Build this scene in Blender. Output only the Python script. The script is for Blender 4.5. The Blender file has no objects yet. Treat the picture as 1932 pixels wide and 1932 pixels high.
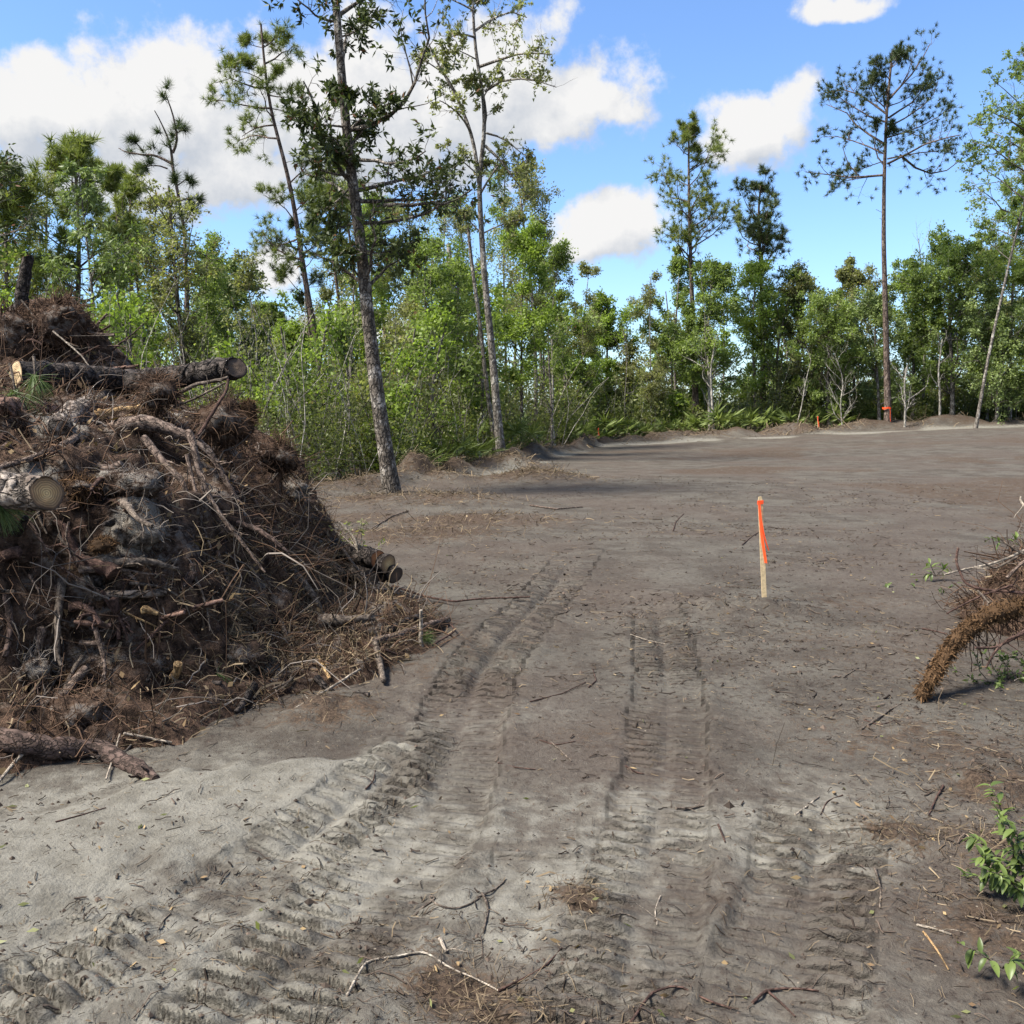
import bpy, math
import numpy as np

# ------------------------------------------------------------------ camera, sky, sun, exposure
SC = bpy.context.scene
COL = SC.collection
PITCH = math.radians(6.1)
FOV = math.radians(56.8)
CAMZ = 1.6
F = 966.0 / math.tan(FOV / 2)
cam_data = bpy.data.cameras.new('camera')
cam_data.sensor_width = 36
cam_data.angle = FOV
cam_data.clip_start = 0.05
cam_data.clip_end = 3000
cam = bpy.data.objects.new('camera', cam_data)
COL.objects.link(cam)
cam.location = (0, 0, CAMZ)
cam.rotation_euler = (math.pi / 2 - PITCH, 0, 0)
SC.camera = cam

SUN_ELEV = math.radians(55)
SUN_AZ = math.radians(-110)       # azimuth from +Y, clockwise: high and to the left of the camera
sun_dir = np.array([math.sin(SUN_AZ) * math.cos(SUN_ELEV), math.cos(SUN_AZ) * math.cos(SUN_ELEV), math.sin(SUN_ELEV)])
sl = bpy.data.lights.new('sun', 'SUN')
sl.energy = 4.5
sl.angle = math.radians(17)
sl.color = (1.0, 0.95, 0.86)
so = bpy.data.objects.new('sun', sl)
COL.objects.link(so)
so.location = (-20, -20, 40)
from mathutils import Vector
so.rotation_euler = Vector(sun_dir).to_track_quat('Z', 'Y').to_euler()

SC.view_settings.view_transform = 'Standard'
SC.view_settings.look = 'None'
SC.view_settings.exposure = 1.45
SC.view_settings.gamma = 1.0
SC.view_settings.use_curve_mapping = False


def ray(u, v):
    du, dv = (u - 966.0) / F, (v - 966.0) / F
    cp, sp = math.cos(PITCH), math.sin(PITCH)
    return np.array([du, cp - dv * sp, -sp - dv * cp])


def at(u, v, Y):
    d = ray(u, v)
    return np.array([0, 0, CAMZ]) + d * (Y / d[1])


world = bpy.data.worlds.new('World')
SC.world = world
world.use_nodes = True
world.cycles.sampling_method = 'MANUAL'
world.cycles.sample_map_resolution = 512


class NT:
    """small helper round a node tree"""
    def __init__(self, tree):
        self.t = tree

    def n(self, typ, **kw):
        nd = self.t.nodes.new(typ)
        for k, val in kw.items():
            setattr(nd, k, val)
        return nd

    def put(self, sock, val):
        if hasattr(val, 'is_linked') or isinstance(val, bpy.types.NodeSocket):
            self.t.links.new(val, sock)
        else:
            sock.default_value = val

    def math(self, op, a, b=None, c=None, clamp=False):
        nd = self.n('ShaderNodeMath', operation=op, use_clamp=clamp)
        self.put(nd.inputs[0], a)
        if b is not None:
            self.put(nd.inputs[1], b)
        if c is not None:
            self.put(nd.inputs[2], c)
        return nd.outputs[0]

    def vmath(self, op, a, b=None):
        nd = self.n('ShaderNodeVectorMath', operation=op)
        self.put(nd.inputs[0], a)
        if b is not None:
            self.put(nd.inputs[1], b)
        return nd.outputs['Value'] if op in ('LENGTH', 'DOT_PRODUCT', 'DISTANCE') else nd.outputs[0]

    def noise(self, vec, scale, detail=4, rough=0.55, dist=0.0):
        nd = self.n('ShaderNodeTexNoise')
        if vec is not None:
            self.put(nd.inputs['Vector'], vec)
        nd.inputs['Scale'].default_value = scale
        nd.inputs['Detail'].default_value = detail
        nd.inputs['Roughness'].default_value = rough
        nd.inputs['Distortion'].default_value = dist
        return nd.outputs['Fac']

    def step(self, x, a, b, lo=0.0, hi=1.0):
        nd = self.n('ShaderNodeMapRange', interpolation_type='SMOOTHSTEP')
        self.put(nd.inputs[0], x)
        for i, q in enumerate((a, b, lo, hi)):
            self.put(nd.inputs[i + 1], q)
        return nd.outputs[0]

    def mix(self, fac, a, b, blend='MIX'):
        nd = self.n('ShaderNodeMix', data_type='RGBA', blend_type=blend)
        self.put(nd.inputs[0], fac)
        self.put(nd.inputs[6], a if not isinstance(a, tuple) else (*a[:3], 1))
        self.put(nd.inputs[7], b if not isinstance(b, tuple) else (*b[:3], 1))
        return nd.outputs[2]


# cumulus in the picture: (u, v, rx, rz) in photograph pixels, turned into directions on the sky
CLOUDS = [(40, 200, 190, 95), (200, 215, 170, 110), (370, 235, 210, 150), (250, 330, 330, 80), (560, 230, 180, 170),
          (660, 175, 140, 130), (800, 220, 190, 130), (940, 160, 120, 150), (1130, 172, 112, 82), (1020, 235, 150, 66),
          (1175, 425, 135, 62), (1130, 470, 120, 30), (1430, 250, 125, 62), (1500, 195, 62, 60), (495, 505, 75, 58),
          (1585, 8, 95, 24), (60, 120, 70, 50), (640, 620, 160, 40)]
g = bpy.data.node_groups.new('cloud_density', 'ShaderNodeTree')
g.interface.new_socket('Dir', in_out='INPUT', socket_type='NodeSocketVector')
g.interface.new_socket('Density', in_out='OUTPUT', socket_type='NodeSocketFloat')
G = NT(g)
gi, go = G.n('NodeGroupInput'), G.n('NodeGroupOutput')
D = gi.outputs[0]
warp = G.n('ShaderNodeTexNoise')
G.put(warp.inputs['Vector'], D)
warp.inputs['Scale'].default_value = 9.0
warp.inputs['Detail'].default_value = 5
wv = G.vmath('SUBTRACT', warp.outputs['Color'], (0.5, 0.5, 0.5))
wv = G.vmath('MULTIPLY', wv, (0.10, 0.10, 0.06))
DW = G.vmath('ADD', D, wv)
acc = None
for (u, v, rx, rz) in CLOUDS:
    c = ray(u, v)
    c = c / np.linalg.norm(c)
    df = G.vmath('SUBTRACT', DW, tuple(c))
    df = G.vmath('MULTIPLY', df, (F / rx, F / rx, F / rz))
    val = G.math('SUBTRACT', 1.0, G.vmath('LENGTH', df))
    acc = val if acc is None else G.math('SMOOTH_MAX', acc, val, 0.25)
# unseen rest of the sky: scattered cumulus, cover raised there to add fill light
c0 = ray(966, 500)
c0 = c0 / np.linalg.norm(c0)
dotv = G.vmath('DOT_PRODUCT', D, tuple(c0))
outm = G.step(dotv, 0.80, 0.60)
gen = G.noise(D, 2.6, 3, 0.5)
gen = G.math('MULTIPLY_ADD', gen, 3.2, -1.62)
gen = G.math('ADD', gen, G.math('MULTIPLY_ADD', outm, 3.0, -3.0))
acc = G.math('MAXIMUM', acc, gen)
fb = G.noise(D, 17.0, 8, 0.60)
fb2 = G.noise(D, 5.0, 3, 0.5)
acc = G.math('MULTIPLY_ADD', G.math('SUBTRACT', fb, 0.5), 2.3, acc)
acc = G.math('MULTIPLY_ADD', G.math('SUBTRACT', fb2, 0.5), 0.8, acc)
g.links.new(acc, go.inputs[0])

W = NT(world.node_tree)
for nd in list(world.node_tree.nodes):
    world.node_tree.nodes.remove(nd)
wo = W.n('ShaderNodeOutputWorld')
bg = W.n('ShaderNodeBackground')
bg.inputs['Strength'].default_value = 0.088
world.node_tree.links.new(bg.outputs[0], wo.inputs[0])
sky = W.n('ShaderNodeTexSky', sky_type='NISHITA')
sky.sun_disc = False
sky.sun_elevation = SUN_ELEV
sky.sun_rotation = SUN_AZ
sky.air_density = 1.0
sky.dust_density = 0.6
sky.ozone_density = 1.6
tc = W.n('ShaderNodeTexCoord')
Dn = W.vmath('NORMALIZE', tc.outputs['Generated'])


def dens(vec):
    nd = W.n('ShaderNodeGroup')
    nd.node_tree = g
    W.put(nd.inputs[0], vec)
    return nd.outputs[0]


d1 = dens(Dn)
d2 = dens(W.vmath('ADD', Dn, (-0.015, 0.0, 0.045)))
alpha = W.step(d1, -0.10, 0.42)
lit = W.math('MULTIPLY_ADD', W.math('SUBTRACT', d1, d2), 1.0, 0.46, clamp=True)
ccol = W.mix(lit, (2.45, 2.62, 2.9), (3.85, 3.83, 3.81))
skyc = W.mix(1.0, sky.outputs[0], (0.72, 0.87, 1.08), 'MULTIPLY')
colr = W.mix(alpha, skyc, ccol)
W.put(bg.inputs['Color'], colr)

# ------------------------------------------------------------------ helpers


def nrm(a):
    return a / np.maximum(np.linalg.norm(a, axis=-1, keepdims=True), 1e-9)


def tag(o, label=None, cat=None, group=None, kind=None):
    if label:
        o['label'] = label
    if cat:
        o['category'] = cat
    if group:
        o['group'] = group
    if kind:
        o['kind'] = kind
    return o


def empty(name, loc=(0, 0, 0), label=None, cat=None, group=None):
    o = bpy.data.objects.new(name, None)
    o.empty_display_size = 0.2
    COL.objects.link(o)
    o.location = loc
    return tag(o, label, cat, group)


class MB:
    """collects vertices and polygons and links them as ONE mesh object"""
    def __init__(self):
        self.V, self.T, self.P, self.n, self.R = [], [], [], 0, []

    def add(self, V, Fc, mat=0, tint=0.5, smooth=True, ring=0.0):
        V = np.asarray(V, dtype=np.float32).reshape(-1, 3)
        Fc = np.asarray(Fc, dtype=np.int64)
        if len(V) == 0 or len(Fc) == 0:
            return self
        self.V.append(V)
        self.T.append(np.broadcast_to(np.asarray(tint, dtype=np.float32), (len(V),)))
        self.R.append(np.broadcast_to(np.asarray(ring, dtype=np.float32), (len(V),)))
        self.P.append((Fc + self.n, mat, smooth))
        self.n += len(V)
        return self

    def mesh(self, name, mats):
        me = bpy.data.meshes.new(name)
        V = np.concatenate(self.V)
        me.vertices.add(len(V))
        me.vertices.foreach_set('co', V.ravel())
        loops = np.concatenate([f.ravel() for f, _, _ in self.P]).astype(np.int32)
        tot = np.concatenate([np.full(len(f), f.shape[1], dtype=np.int32) for f, _, _ in self.P])
        start = np.concatenate([[0], np.cumsum(tot)[:-1]]).astype(np.int32)
        me.loops.add(len(loops))
        me.loops.foreach_set('vertex_index', loops)
        me.polygons.add(len(tot))
        me.polygons.foreach_set('loop_start', start)
        me.polygons.foreach_set('loop_total', tot)
        me.polygons.foreach_set('material_index', np.concatenate([np.full(len(f), m, dtype=np.int32) for f, m, _ in self.P]))
        me.polygons.foreach_set('use_smooth', np.concatenate([np.full(len(f), s, dtype=bool) for f, _, s in self.P]))
        a = me.attributes.new('tint', 'FLOAT', 'POINT')
        a.data.foreach_set('value', np.concatenate(self.T).astype(np.float32))
        a = me.attributes.new('ring', 'FLOAT', 'POINT')
        a.data.foreach_set('value', np.concatenate(self.R).astype(np.float32))
        for m in (mats if isinstance(mats, (list, tuple)) else [mats]):
            me.materials.append(m)
        me.update(calc_edges=True)
        return me

    def build(self, name, mats, parent=None, loc=None):
        if loc is not None:
            loc = np.asarray(loc, dtype=np.float32)
            self.V = [v - loc for v in self.V]
        o = bpy.data.objects.new(name, self.mesh(name, mats))
        COL.objects.link(o)
        if loc is not None and parent is None:
            o.location = [float(q) for q in loc]
        if parent is not None:
            o.parent = parent
        return o


def frames(P, rng):
    T = nrm(np.gradient(P, axis=1))
    n = rng.normal(size=(len(P), 3))
    N = np.zeros_like(P)
    for i in range(P.shape[1]):
        n = n - (n * T[:, i]).sum(-1, keepdims=True) * T[:, i]
        n = nrm(n)
        N[:, i] = n
    return T, N, np.cross(T, N)


def strands(P, R, ns=3, rng=None, cap=False):
    """tubes: P (n,k,3), R (n,k) -> verts, quads"""
    rng = rng or np.random.default_rng(0)
    P = np.asarray(P, float)
    R = np.asarray(R, float)
    if cap:
        P = np.concatenate([P[:, :1], P, P[:, -1:]], axis=1)
        R = np.concatenate([R[:, :1] * 0.02, R, R[:, -1:] * 0.02], axis=1)
    n, k = P.shape[:2]
    Q = P if not cap else P + np.linspace(0, 1e-5, k)[None, :, None]
    T, N, B = frames(Q, rng)
    ang = np.arange(ns) * 2 * math.pi / ns
    V = P[:, :, None] + R[:, :, None, None] * (np.cos(ang)[None, None, :, None] * N[:, :, None] + np.sin(ang)[None, None, :, None] * B[:, :, None])
    base = (np.arange(n)[:, None, None] * k + np.arange(k - 1)[None, :, None]) * ns
    a = np.arange(ns)[None, None, :]
    b = (a + 1) % ns
    Fq = np.stack([base + a, base + b, base + ns + b, base + ns + a], axis=-1).reshape(-1, 4)
    return V.reshape(-1, 3), Fq


def ribbons(P, Wd, rng):
    """flat strips: P (n,k,3), Wd (n,k)"""
    P = np.asarray(P, float)
    n, k = P.shape[:2]
    T, N, B = frames(P, rng)
    V = np.stack([P + N * Wd[..., None] / 2, P - N * Wd[..., None] / 2], axis=2)
    base = (np.arange(n)[:, None] * k + np.arange(k - 1)[None, :]) * 2
    Fq = np.stack([base, base + 1, base + 3, base + 2], axis=-1).reshape(-1, 4)
    return V.reshape(-1, 3), Fq


def rep(x, k):
    return np.repeat(np.asarray(x, float), k)


def resample(P, k):
    P = np.asarray(P, float)
    s = np.concatenate([[0], np.cumsum(np.linalg.norm(np.diff(P, axis=0), axis=1))])
    t = np.linspace(0, s[-1], k)
    Q = np.stack([np.interp(t, s, P[:, i]) for i in range(3)], axis=1)
    for _ in range(2):
        Q[1:-1] = 0.25 * Q[:-2] + 0.5 * Q[1:-1] + 0.25 * Q[2:]
    return Q


def curves(rng, p0, d0, L, k, wob, up=0.0):
    n = len(p0)
    P = np.zeros((n, k, 3))
    P[:, 0] = p0
    d = nrm(np.asarray(d0, float))
    st = (np.broadcast_to(L, (n,)) / (k - 1))[:, None]
    for i in range(1, k):
        d = nrm(d + wob * rng.normal(size=(n, 3)) + np.array([0, 0, up]))
        P[:, i] = P[:, i - 1] + d * st
    return P


def spawn(rng, P, R, n, t0, t1, a0, a1):
    """n children on every curve of P: start, direction, radius there, place along the curve"""
    N, k = P.shape[:2]
    idx = np.repeat(np.arange(N), n)
    t = rng.uniform(t0, t1, len(idx))
    f = t * (k - 1)
    i = np.minimum(f.astype(int), k - 2)
    w = (f - i)[:, None]
    p = P[idx, i] * (1 - w) + P[idx, i + 1] * w
    r = R[idx, i] * (1 - w[:, 0]) + R[idx, i + 1] * w[:, 0]
    T = nrm(P[idx, i + 1] - P[idx, i])
    q = rng.normal(size=T.shape)
    q = nrm(q - (q * T).sum(-1, keepdims=True) * T)
    a = np.radians(rng.uniform(a0, a1, len(idx)))[:, None]
    return p, T * np.cos(a) + q * np.sin(a), r, t, idx


def leaf_quads(rng, p, d, L, Wd, tint, droop=0.0):
    """one pointed leaf (folded rhombus of two triangles) each"""
    n = len(p)
    d = nrm(d + np.array([0, 0, -droop]))
    q = rng.normal(size=(n, 3))
    w = nrm(np.cross(d, q)) * (np.broadcast_to(Wd, (n,))[:, None] / 2)
    L = np.broadcast_to(L, (n,))[:, None]
    V = np.stack([p, p + d * L * 0.45 + w, p + d * L, p + d * L * 0.45 - w], axis=1)
    return V.reshape(-1, 3), np.arange(4 * n).reshape(n, 4), rep(tint, 4)


def leaf_far(rng, p, d, L, Wd, tint, droop=0.0):
    n = len(p)
    d = nrm(d + np.array([0, 0, -droop]))
    return leaf_tris(rng, p, d, np.broadcast_to(L, (n,)) * 1.1, np.broadcast_to(Wd, (n,)) * 1.35, tint)


def leaf_tris(rng, p, d, L, Wd, tint):
    n = len(p)
    w = nrm(np.cross(d, rng.normal(size=(n, 3)))) * (np.broadcast_to(Wd, (n,))[:, None] / 2)
    V = np.stack([p + w, p - w, p + nrm(d) * np.broadcast_to(L, (n,))[:, None]], axis=1)
    return V.reshape(-1, 3), np.arange(3 * n).reshape(n, 3), rep(tint, 3)


# value noise in numpy
_rs = np.random.default_rng(11)
_perm = _rs.permutation(256)
_val = _rs.uniform(-1, 1, 256)


def vnoise(x, y, z=0.0):
    x, y, z = np.broadcast_arrays(np.asarray(x, float), np.asarray(y, float), np.asarray(z, float))
    xi, yi, zi = np.floor(x).astype(int), np.floor(y).astype(int), np.floor(z).astype(int)
    fx, fy, fz = x - xi, y - yi, z - zi
    sx, sy, sz = (q * q * (3 - 2 * q) for q in (fx, fy, fz))

    def h(a, b, c):
        return _val[_perm[(_perm[(_perm[a & 255] + b) & 255] + c) & 255]]
    out = 0
    for c in (0, 1):
        wz = sz if c else 1 - sz
        if c and not np.any(fz):
            continue
        a = h(xi, yi, zi + c) * (1 - sx) + h(xi + 1, yi, zi + c) * sx
        b = h(xi, yi + 1, zi + c) * (1 - sx) + h(xi + 1, yi + 1, zi + c) * sx
        out = out + wz * (a * (1 - sy) + b * sy)
    return out


def fbm(x, y, z=0.0, o=4, gain=0.5):
    s, a, f, t = 0, 1.0, 1.0, 0
    for i in range(o):
        s = s + a * vnoise(np.asarray(x) * f + 17.3 * i, np.asarray(y) * f - 9.1 * i, np.asarray(z) * f)
        t += a
        a *= gain
        f *= 2.03
    return s / t


def sstep(x, a, b):
    t = np.clip((np.asarray(x, float) - a) / (b - a), 0, 1)
    return t * t * (3 - 2 * t)


# ------------------------------------------------------------------ materials
MATS = {}


def new_mat(name):
    m = bpy.data.materials.new(name)
    m.use_nodes = True
    t = m.node_tree
    for nd in list(t.nodes):
        t.nodes.remove(nd)
    N = NT(t)
    out = N.n('ShaderNodeOutputMaterial')
    MATS[name] = m
    return m, N, out


def attr(N, name):
    nd = N.n('ShaderNodeAttribute', attribute_name=name)
    return nd.outputs['Fac']


def coord(N, kind='Object'):
    return N.n('ShaderNodeTexCoord').outputs[kind]


def bump(N, h, strength, dist):
    b = N.n('ShaderNodeBump')
    b.inputs['Strength'].default_value = strength
    b.inputs['Distance'].default_value = dist
    N.put(b.inputs['Height'], h)
    return b.outputs[0]


def principled(N, out, col, rough=0.9, spec=0.2, normal=None):
    p = N.n('ShaderNodeBsdfPrincipled')
    N.put(p.inputs['Base Color'], col if not isinstance(col, tuple) else (*col, 1))
    N.put(p.inputs['Roughness'], rough)
    p.inputs['Specular IOR Level'].default_value = spec
    if normal is not None:
        N.put(p.inputs['Normal'], normal)
    N.t.links.new(p.outputs[0], out.inputs[0])
    return p


def leaf_mat(name, ca, cb, cc=None, rough=0.5, trans=0.35, spec=0.3):
    m, N, out = new_mat(name)
    t = attr(N, 'tint')
    r = N.n('ShaderNodeValToRGB')
    r.color_ramp.elements[0].color = (*ca, 1)
    r.color_ramp.elements[1].color = (*cb, 1)
    if cc is not None:
        e = r.color_ramp.elements.new(0.93)
        e.color = (*cb, 1)
        r.color_ramp.elements[-1].color = (*cc, 1)
    N.put(r.inputs[0], t)
    p = principled(N, out, r.outputs[0], rough, spec)
    tr = N.n('ShaderNodeBsdfTranslucent')
    tc_ = N.mix(1.0, r.outputs[0], (1.15, 1.25, 0.6), 'MULTIPLY')
    N.put(tr.inputs[0], tc_)
    mx = N.n('ShaderNodeMixShader')
    mx.inputs[0].default_value = trans
    N.t.links.new(p.outputs[0], mx.inputs[1])
    N.t.links.new(tr.outputs[0], mx.inputs[2])
    N.t.links.new(mx.outputs[0], out.inputs[0])
    return m


leaf_mat('leaf_magnolia', (0.0267, 0.0386, 0.0134), (0.1040, 0.1277, 0.0386), (0.13, 0.06, 0.03), rough=0.55, trans=0.22, spec=0.2)
leaf_mat('leaf_bright', (0.1026, 0.1512, 0.0281), (0.2754, 0.3564, 0.0734), trans=0.5)
leaf_mat('leaf_green', (0.09, 0.13, 0.034), (0.265, 0.33, 0.095), trans=0.5)
leaf_mat('leaf_olive', (0.1, 0.108, 0.044), (0.27, 0.275, 0.12), (0.18, 0.12, 0.06), trans=0.5)
leaf_mat('leaf_dark', (0.0728, 0.1092, 0.0364), (0.2366, 0.2912, 0.0946), trans=0.3)
leaf_mat('needle_dark', (0.0230, 0.0403, 0.0158), (0.1079, 0.1365, 0.0403), trans=0.2)
leaf_mat('needle_bright', (0.075, 0.105, 0.026), (0.245, 0.27, 0.07), trans=0.3)
leaf_mat('needle_fresh', (0.04, 0.07, 0.02), (0.15, 0.2, 0.065), trans=0.3)
leaf_mat('leaf_under', (0.072, 0.086, 0.03), (0.24, 0.262, 0.092), (0.17, 0.14, 0.08), trans=0.5)
leaf_mat('frond', (0.0612, 0.0900, 0.0216), (0.1944, 0.2376, 0.0612), (0.26, 0.21, 0.11), rough=0.5, trans=0.25)
leaf_mat('frond_dry', (0.16, 0.11, 0.06), (0.32, 0.24, 0.14), trans=0.15)
leaf_mat('straw', (0.060, 0.042, 0.028), (0.290, 0.222, 0.140), rough=0.85, trans=0.05, spec=0.1)
leaf_mat('straw_ground', (0.04, 0.028, 0.02), (0.22, 0.17, 0.11), rough=0.9, trans=0.03, spec=0.1)
leaf_mat('root_dark', (0.021, 0.0135, 0.0095), (0.155, 0.095, 0.062), rough=0.9, trans=0.0, spec=0.1)
leaf_mat('root_gray', (0.0525, 0.0441, 0.0378), (0.2205, 0.1890, 0.1628), rough=0.9, trans=0.0, spec=0.1)
leaf_mat('fibre_orange', (0.03, 0.018, 0.01), (0.18, 0.104, 0.052), rough=0.9, trans=0.05, spec=0.1)
leaf_mat('sprig_leaf', (0.03, 0.05, 0.014), (0.14, 0.185, 0.048), rough=0.4, trans=0.3)
leaf_mat('dry_leaf', (0.10, 0.06, 0.03), (0.34, 0.24, 0.12), rough=0.8, trans=0.1)
leaf_mat('twig_dark', (0.022, 0.017, 0.014), (0.12, 0.09, 0.07), rough=0.95, trans=0.0, spec=0.1)


def bark_mat(name, ca, cb, cc, scale=9.0, stretch=0.28, bs=0.9, bd=0.02, patch=0.5):
    m, N, out = new_mat(name)
    c = coord(N)
    mp = N.n('ShaderNodeMapping')
    N.put(mp.inputs[0], c)
    mp.inputs['Scale'].default_value = (1, 1, stretch)
    vo = N.n('ShaderNodeTexVoronoi', feature='DISTANCE_TO_EDGE')
    wn = N.n('ShaderNodeTexNoise')
    N.put(wn.inputs['Vector'], mp.outputs[0])
    wn.inputs['Scale'].default_value = scale * 0.8
    wn.inputs['Detail'].default_value = 4
    vv = N.vmath('ADD', mp.outputs[0], N.vmath('MULTIPLY', N.vmath('SUBTRACT', wn.outputs['Color'], (0.5, 0.5, 0.5)), (0.16, 0.16, 0.16)))
    N.put(vo.inputs['Vector'], vv)
    vo.inputs['Scale'].default_value = scale
    crack = N.step(vo.outputs['Distance'], 0.0, 0.16)
    n1 = N.noise(c, 3.0, 4)
    n2 = N.noise(c, 30.0, 4, 0.65)
    col = N.mix(N.step(n2, 0.35, 0.68), ca, cb)
    col = N.mix(N.math('MULTIPLY', N.step(n1, patch, patch + 0.14), N.step(n2, 0.3, 0.6)), col, cc)
    col = N.mix(crack, N.mix(0.7, col, (0.01, 0.008, 0.006)), col)
    h = N.math('MULTIPLY_ADD', n2, 0.45, crack)
    principled(N, out, col, 0.92, 0.15, bump(N, h, bs, bd))
    return m


bark_mat('bark_magnolia', (0.065, 0.054, 0.044), (0.18, 0.152, 0.122), (0.40, 0.36, 0.31), 11, 0.45, 1.0, 0.02, 0.50)
bark_mat('bark_gray', (0.085, 0.074, 0.063), (0.25, 0.22, 0.188), (0.44, 0.405, 0.355), 10, 0.4, 0.8, 0.015, 0.5)
bark_mat('bark_pine', (0.07, 0.050, 0.040), (0.21, 0.155, 0.125), (0.30, 0.24, 0.20), 9, 0.3, 0.9, 0.02, 0.55)
bark_mat('bark_pale', (0.22, 0.20, 0.17), (0.42, 0.39, 0.34), (0.52, 0.48, 0.42), 8, 0.4, 0.5, 0.01, 0.5)
bark_mat('bark_log_dark', (0.022, 0.018, 0.016), (0.085, 0.068, 0.058), (0.22, 0.185, 0.16), 17, 0.6, 1.0, 0.02, 0.56)
bark_mat('bark_log_pale', (0.085, 0.064, 0.050), (0.18, 0.145, 0.118), (0.28, 0.240, 0.205), 16, 0.5, 1.0, 0.02, 0.45)
bark_mat('bark_log_red', (0.09, 0.050, 0.034), (0.24, 0.15, 0.115), (0.36, 0.30, 0.26), 14, 0.6, 1.0, 0.02, 0.55)
bark_mat('bark_root', (0.075, 0.052, 0.042), (0.22, 0.165, 0.13), (0.38, 0.33, 0.28), 26, 0.4, 0.7, 0.008, 0.58)
bark_mat('bark_root_red', (0.050, 0.034, 0.028), (0.125, 0.086, 0.070), (0.22, 0.18, 0.16), 22, 0.5, 0.7, 0.008, 0.56)
bark_mat('bark_stick', (0.055, 0.042, 0.034), (0.20, 0.16, 0.125), (0.42, 0.37, 0.31), 40, 0.3, 0.5, 0.004, 0.55)
bark_mat('bark_stick_pale', (0.20, 0.165, 0.13), (0.40, 0.34, 0.27), (0.50, 0.46, 0.38), 40, 0.3, 0.5, 0.004, 0.5)
bark_mat('bark_vine', (0.04, 0.022, 0.018), (0.12, 0.072, 0.056), (0.17, 0.12, 0.10), 40, 0.3, 0.5, 0.004, 0.6)
bark_mat('wood_split', (0.22, 0.13, 0.06), (0.50, 0.34, 0.17), (0.30, 0.26, 0.22), 30, 0.15, 0.6, 0.006, 0.56)


def cut_mat(name, inner, mid, outer, rim):
    m, N, out = new_mat(name)
    r = attr(N, 'ring')
    c = coord(N)
    n = N.noise(c, 40, 4, 0.6)
    n2 = N.noise(c, 9, 3, 0.6)
    rr = N.math('MULTIPLY_ADD', N.math('SUBTRACT', n2, 0.5), 0.35, r)
    ramp = N.n('ShaderNodeValToRGB')
    el = ramp.color_ramp.elements
    el[0].color = (*inner, 1)
    el[0].position = 0.1
    el[1].color = (*rim, 1)
    el[1].position = 0.99
    for pos, cc in ((0.45, mid), (0.88, outer)):
        e = el.new(pos)
        e.color = (*cc, 1)
    N.put(ramp.inputs[0], rr)
    rings = N.math('SINE', N.math('MULTIPLY', N.math('MULTIPLY_ADD', n2, 0.12, r), 48.0))
    col = N.mix(N.math('MULTIPLY_ADD', rings, 0.28, 0.28), ramp.outputs[0], (0.06, 0.035, 0.02))
    col = N.mix(N.math('MULTIPLY', N.step(n, 0.5, 0.75), 0.4), col, (0.09, 0.06, 0.04))
    principled(N, out, col, 0.85, 0.2, bump(N, N.math('ADD', n, N.math('MULTIPLY', rings, 0.2)), 0.5, 0.004))
    return m


cut_mat('cut_fresh', (0.34, 0.24, 0.13), (0.60, 0.44, 0.25), (0.62, 0.46, 0.27), (0.10, 0.06, 0.04))
cut_mat('cut_brown', (0.62, 0.43, 0.20), (0.44, 0.28, 0.13), (0.20, 0.125, 0.07), (0.06, 0.04, 0.03))
cut_mat('cut_orange', (0.62, 0.34, 0.13), (0.46, 0.19, 0.07), (0.32, 0.12, 0.045), (0.07, 0.04, 0.025))
cut_mat('cut_dark', (0.15, 0.105, 0.07), (0.09, 0.068, 0.052), (0.055, 0.044, 0.038), (0.03, 0.024, 0.02))


def plain(name, col, rough=0.8, spec=0.3, var=0.25, scale=25):
    m, N, out = new_mat(name)
    n = N.noise(coord(N), scale, 4, 0.6)
    c = N.mix(N.step(n, 0.3, 0.7), tuple(q * (1 - var) for q in col), tuple(min(1, q * (1 + var)) for q in col))
    principled(N, out, c, rough, spec, bump(N, n, 0.3, 0.003))
    return m


plain('stake_wood', (0.50, 0.38, 0.22), 0.85, 0.2, 0.22, 40)
m, N, out = new_mat('ribbon')
p = principled(N, out, (0.95, 0.115, 0.03), 0.45, 0.4)
tr = N.n('ShaderNodeBsdfTranslucent')
tr.inputs[0].default_value = (0.95, 0.12, 0.03, 1)
mx = N.n('ShaderNodeMixShader')
mx.inputs[0].default_value = 0.35
N.t.links.new(p.outputs[0], mx.inputs[1])
N.t.links.new(tr.outputs[0], mx.inputs[2])
N.t.links.new(mx.outputs[0], out.inputs[0])


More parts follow.
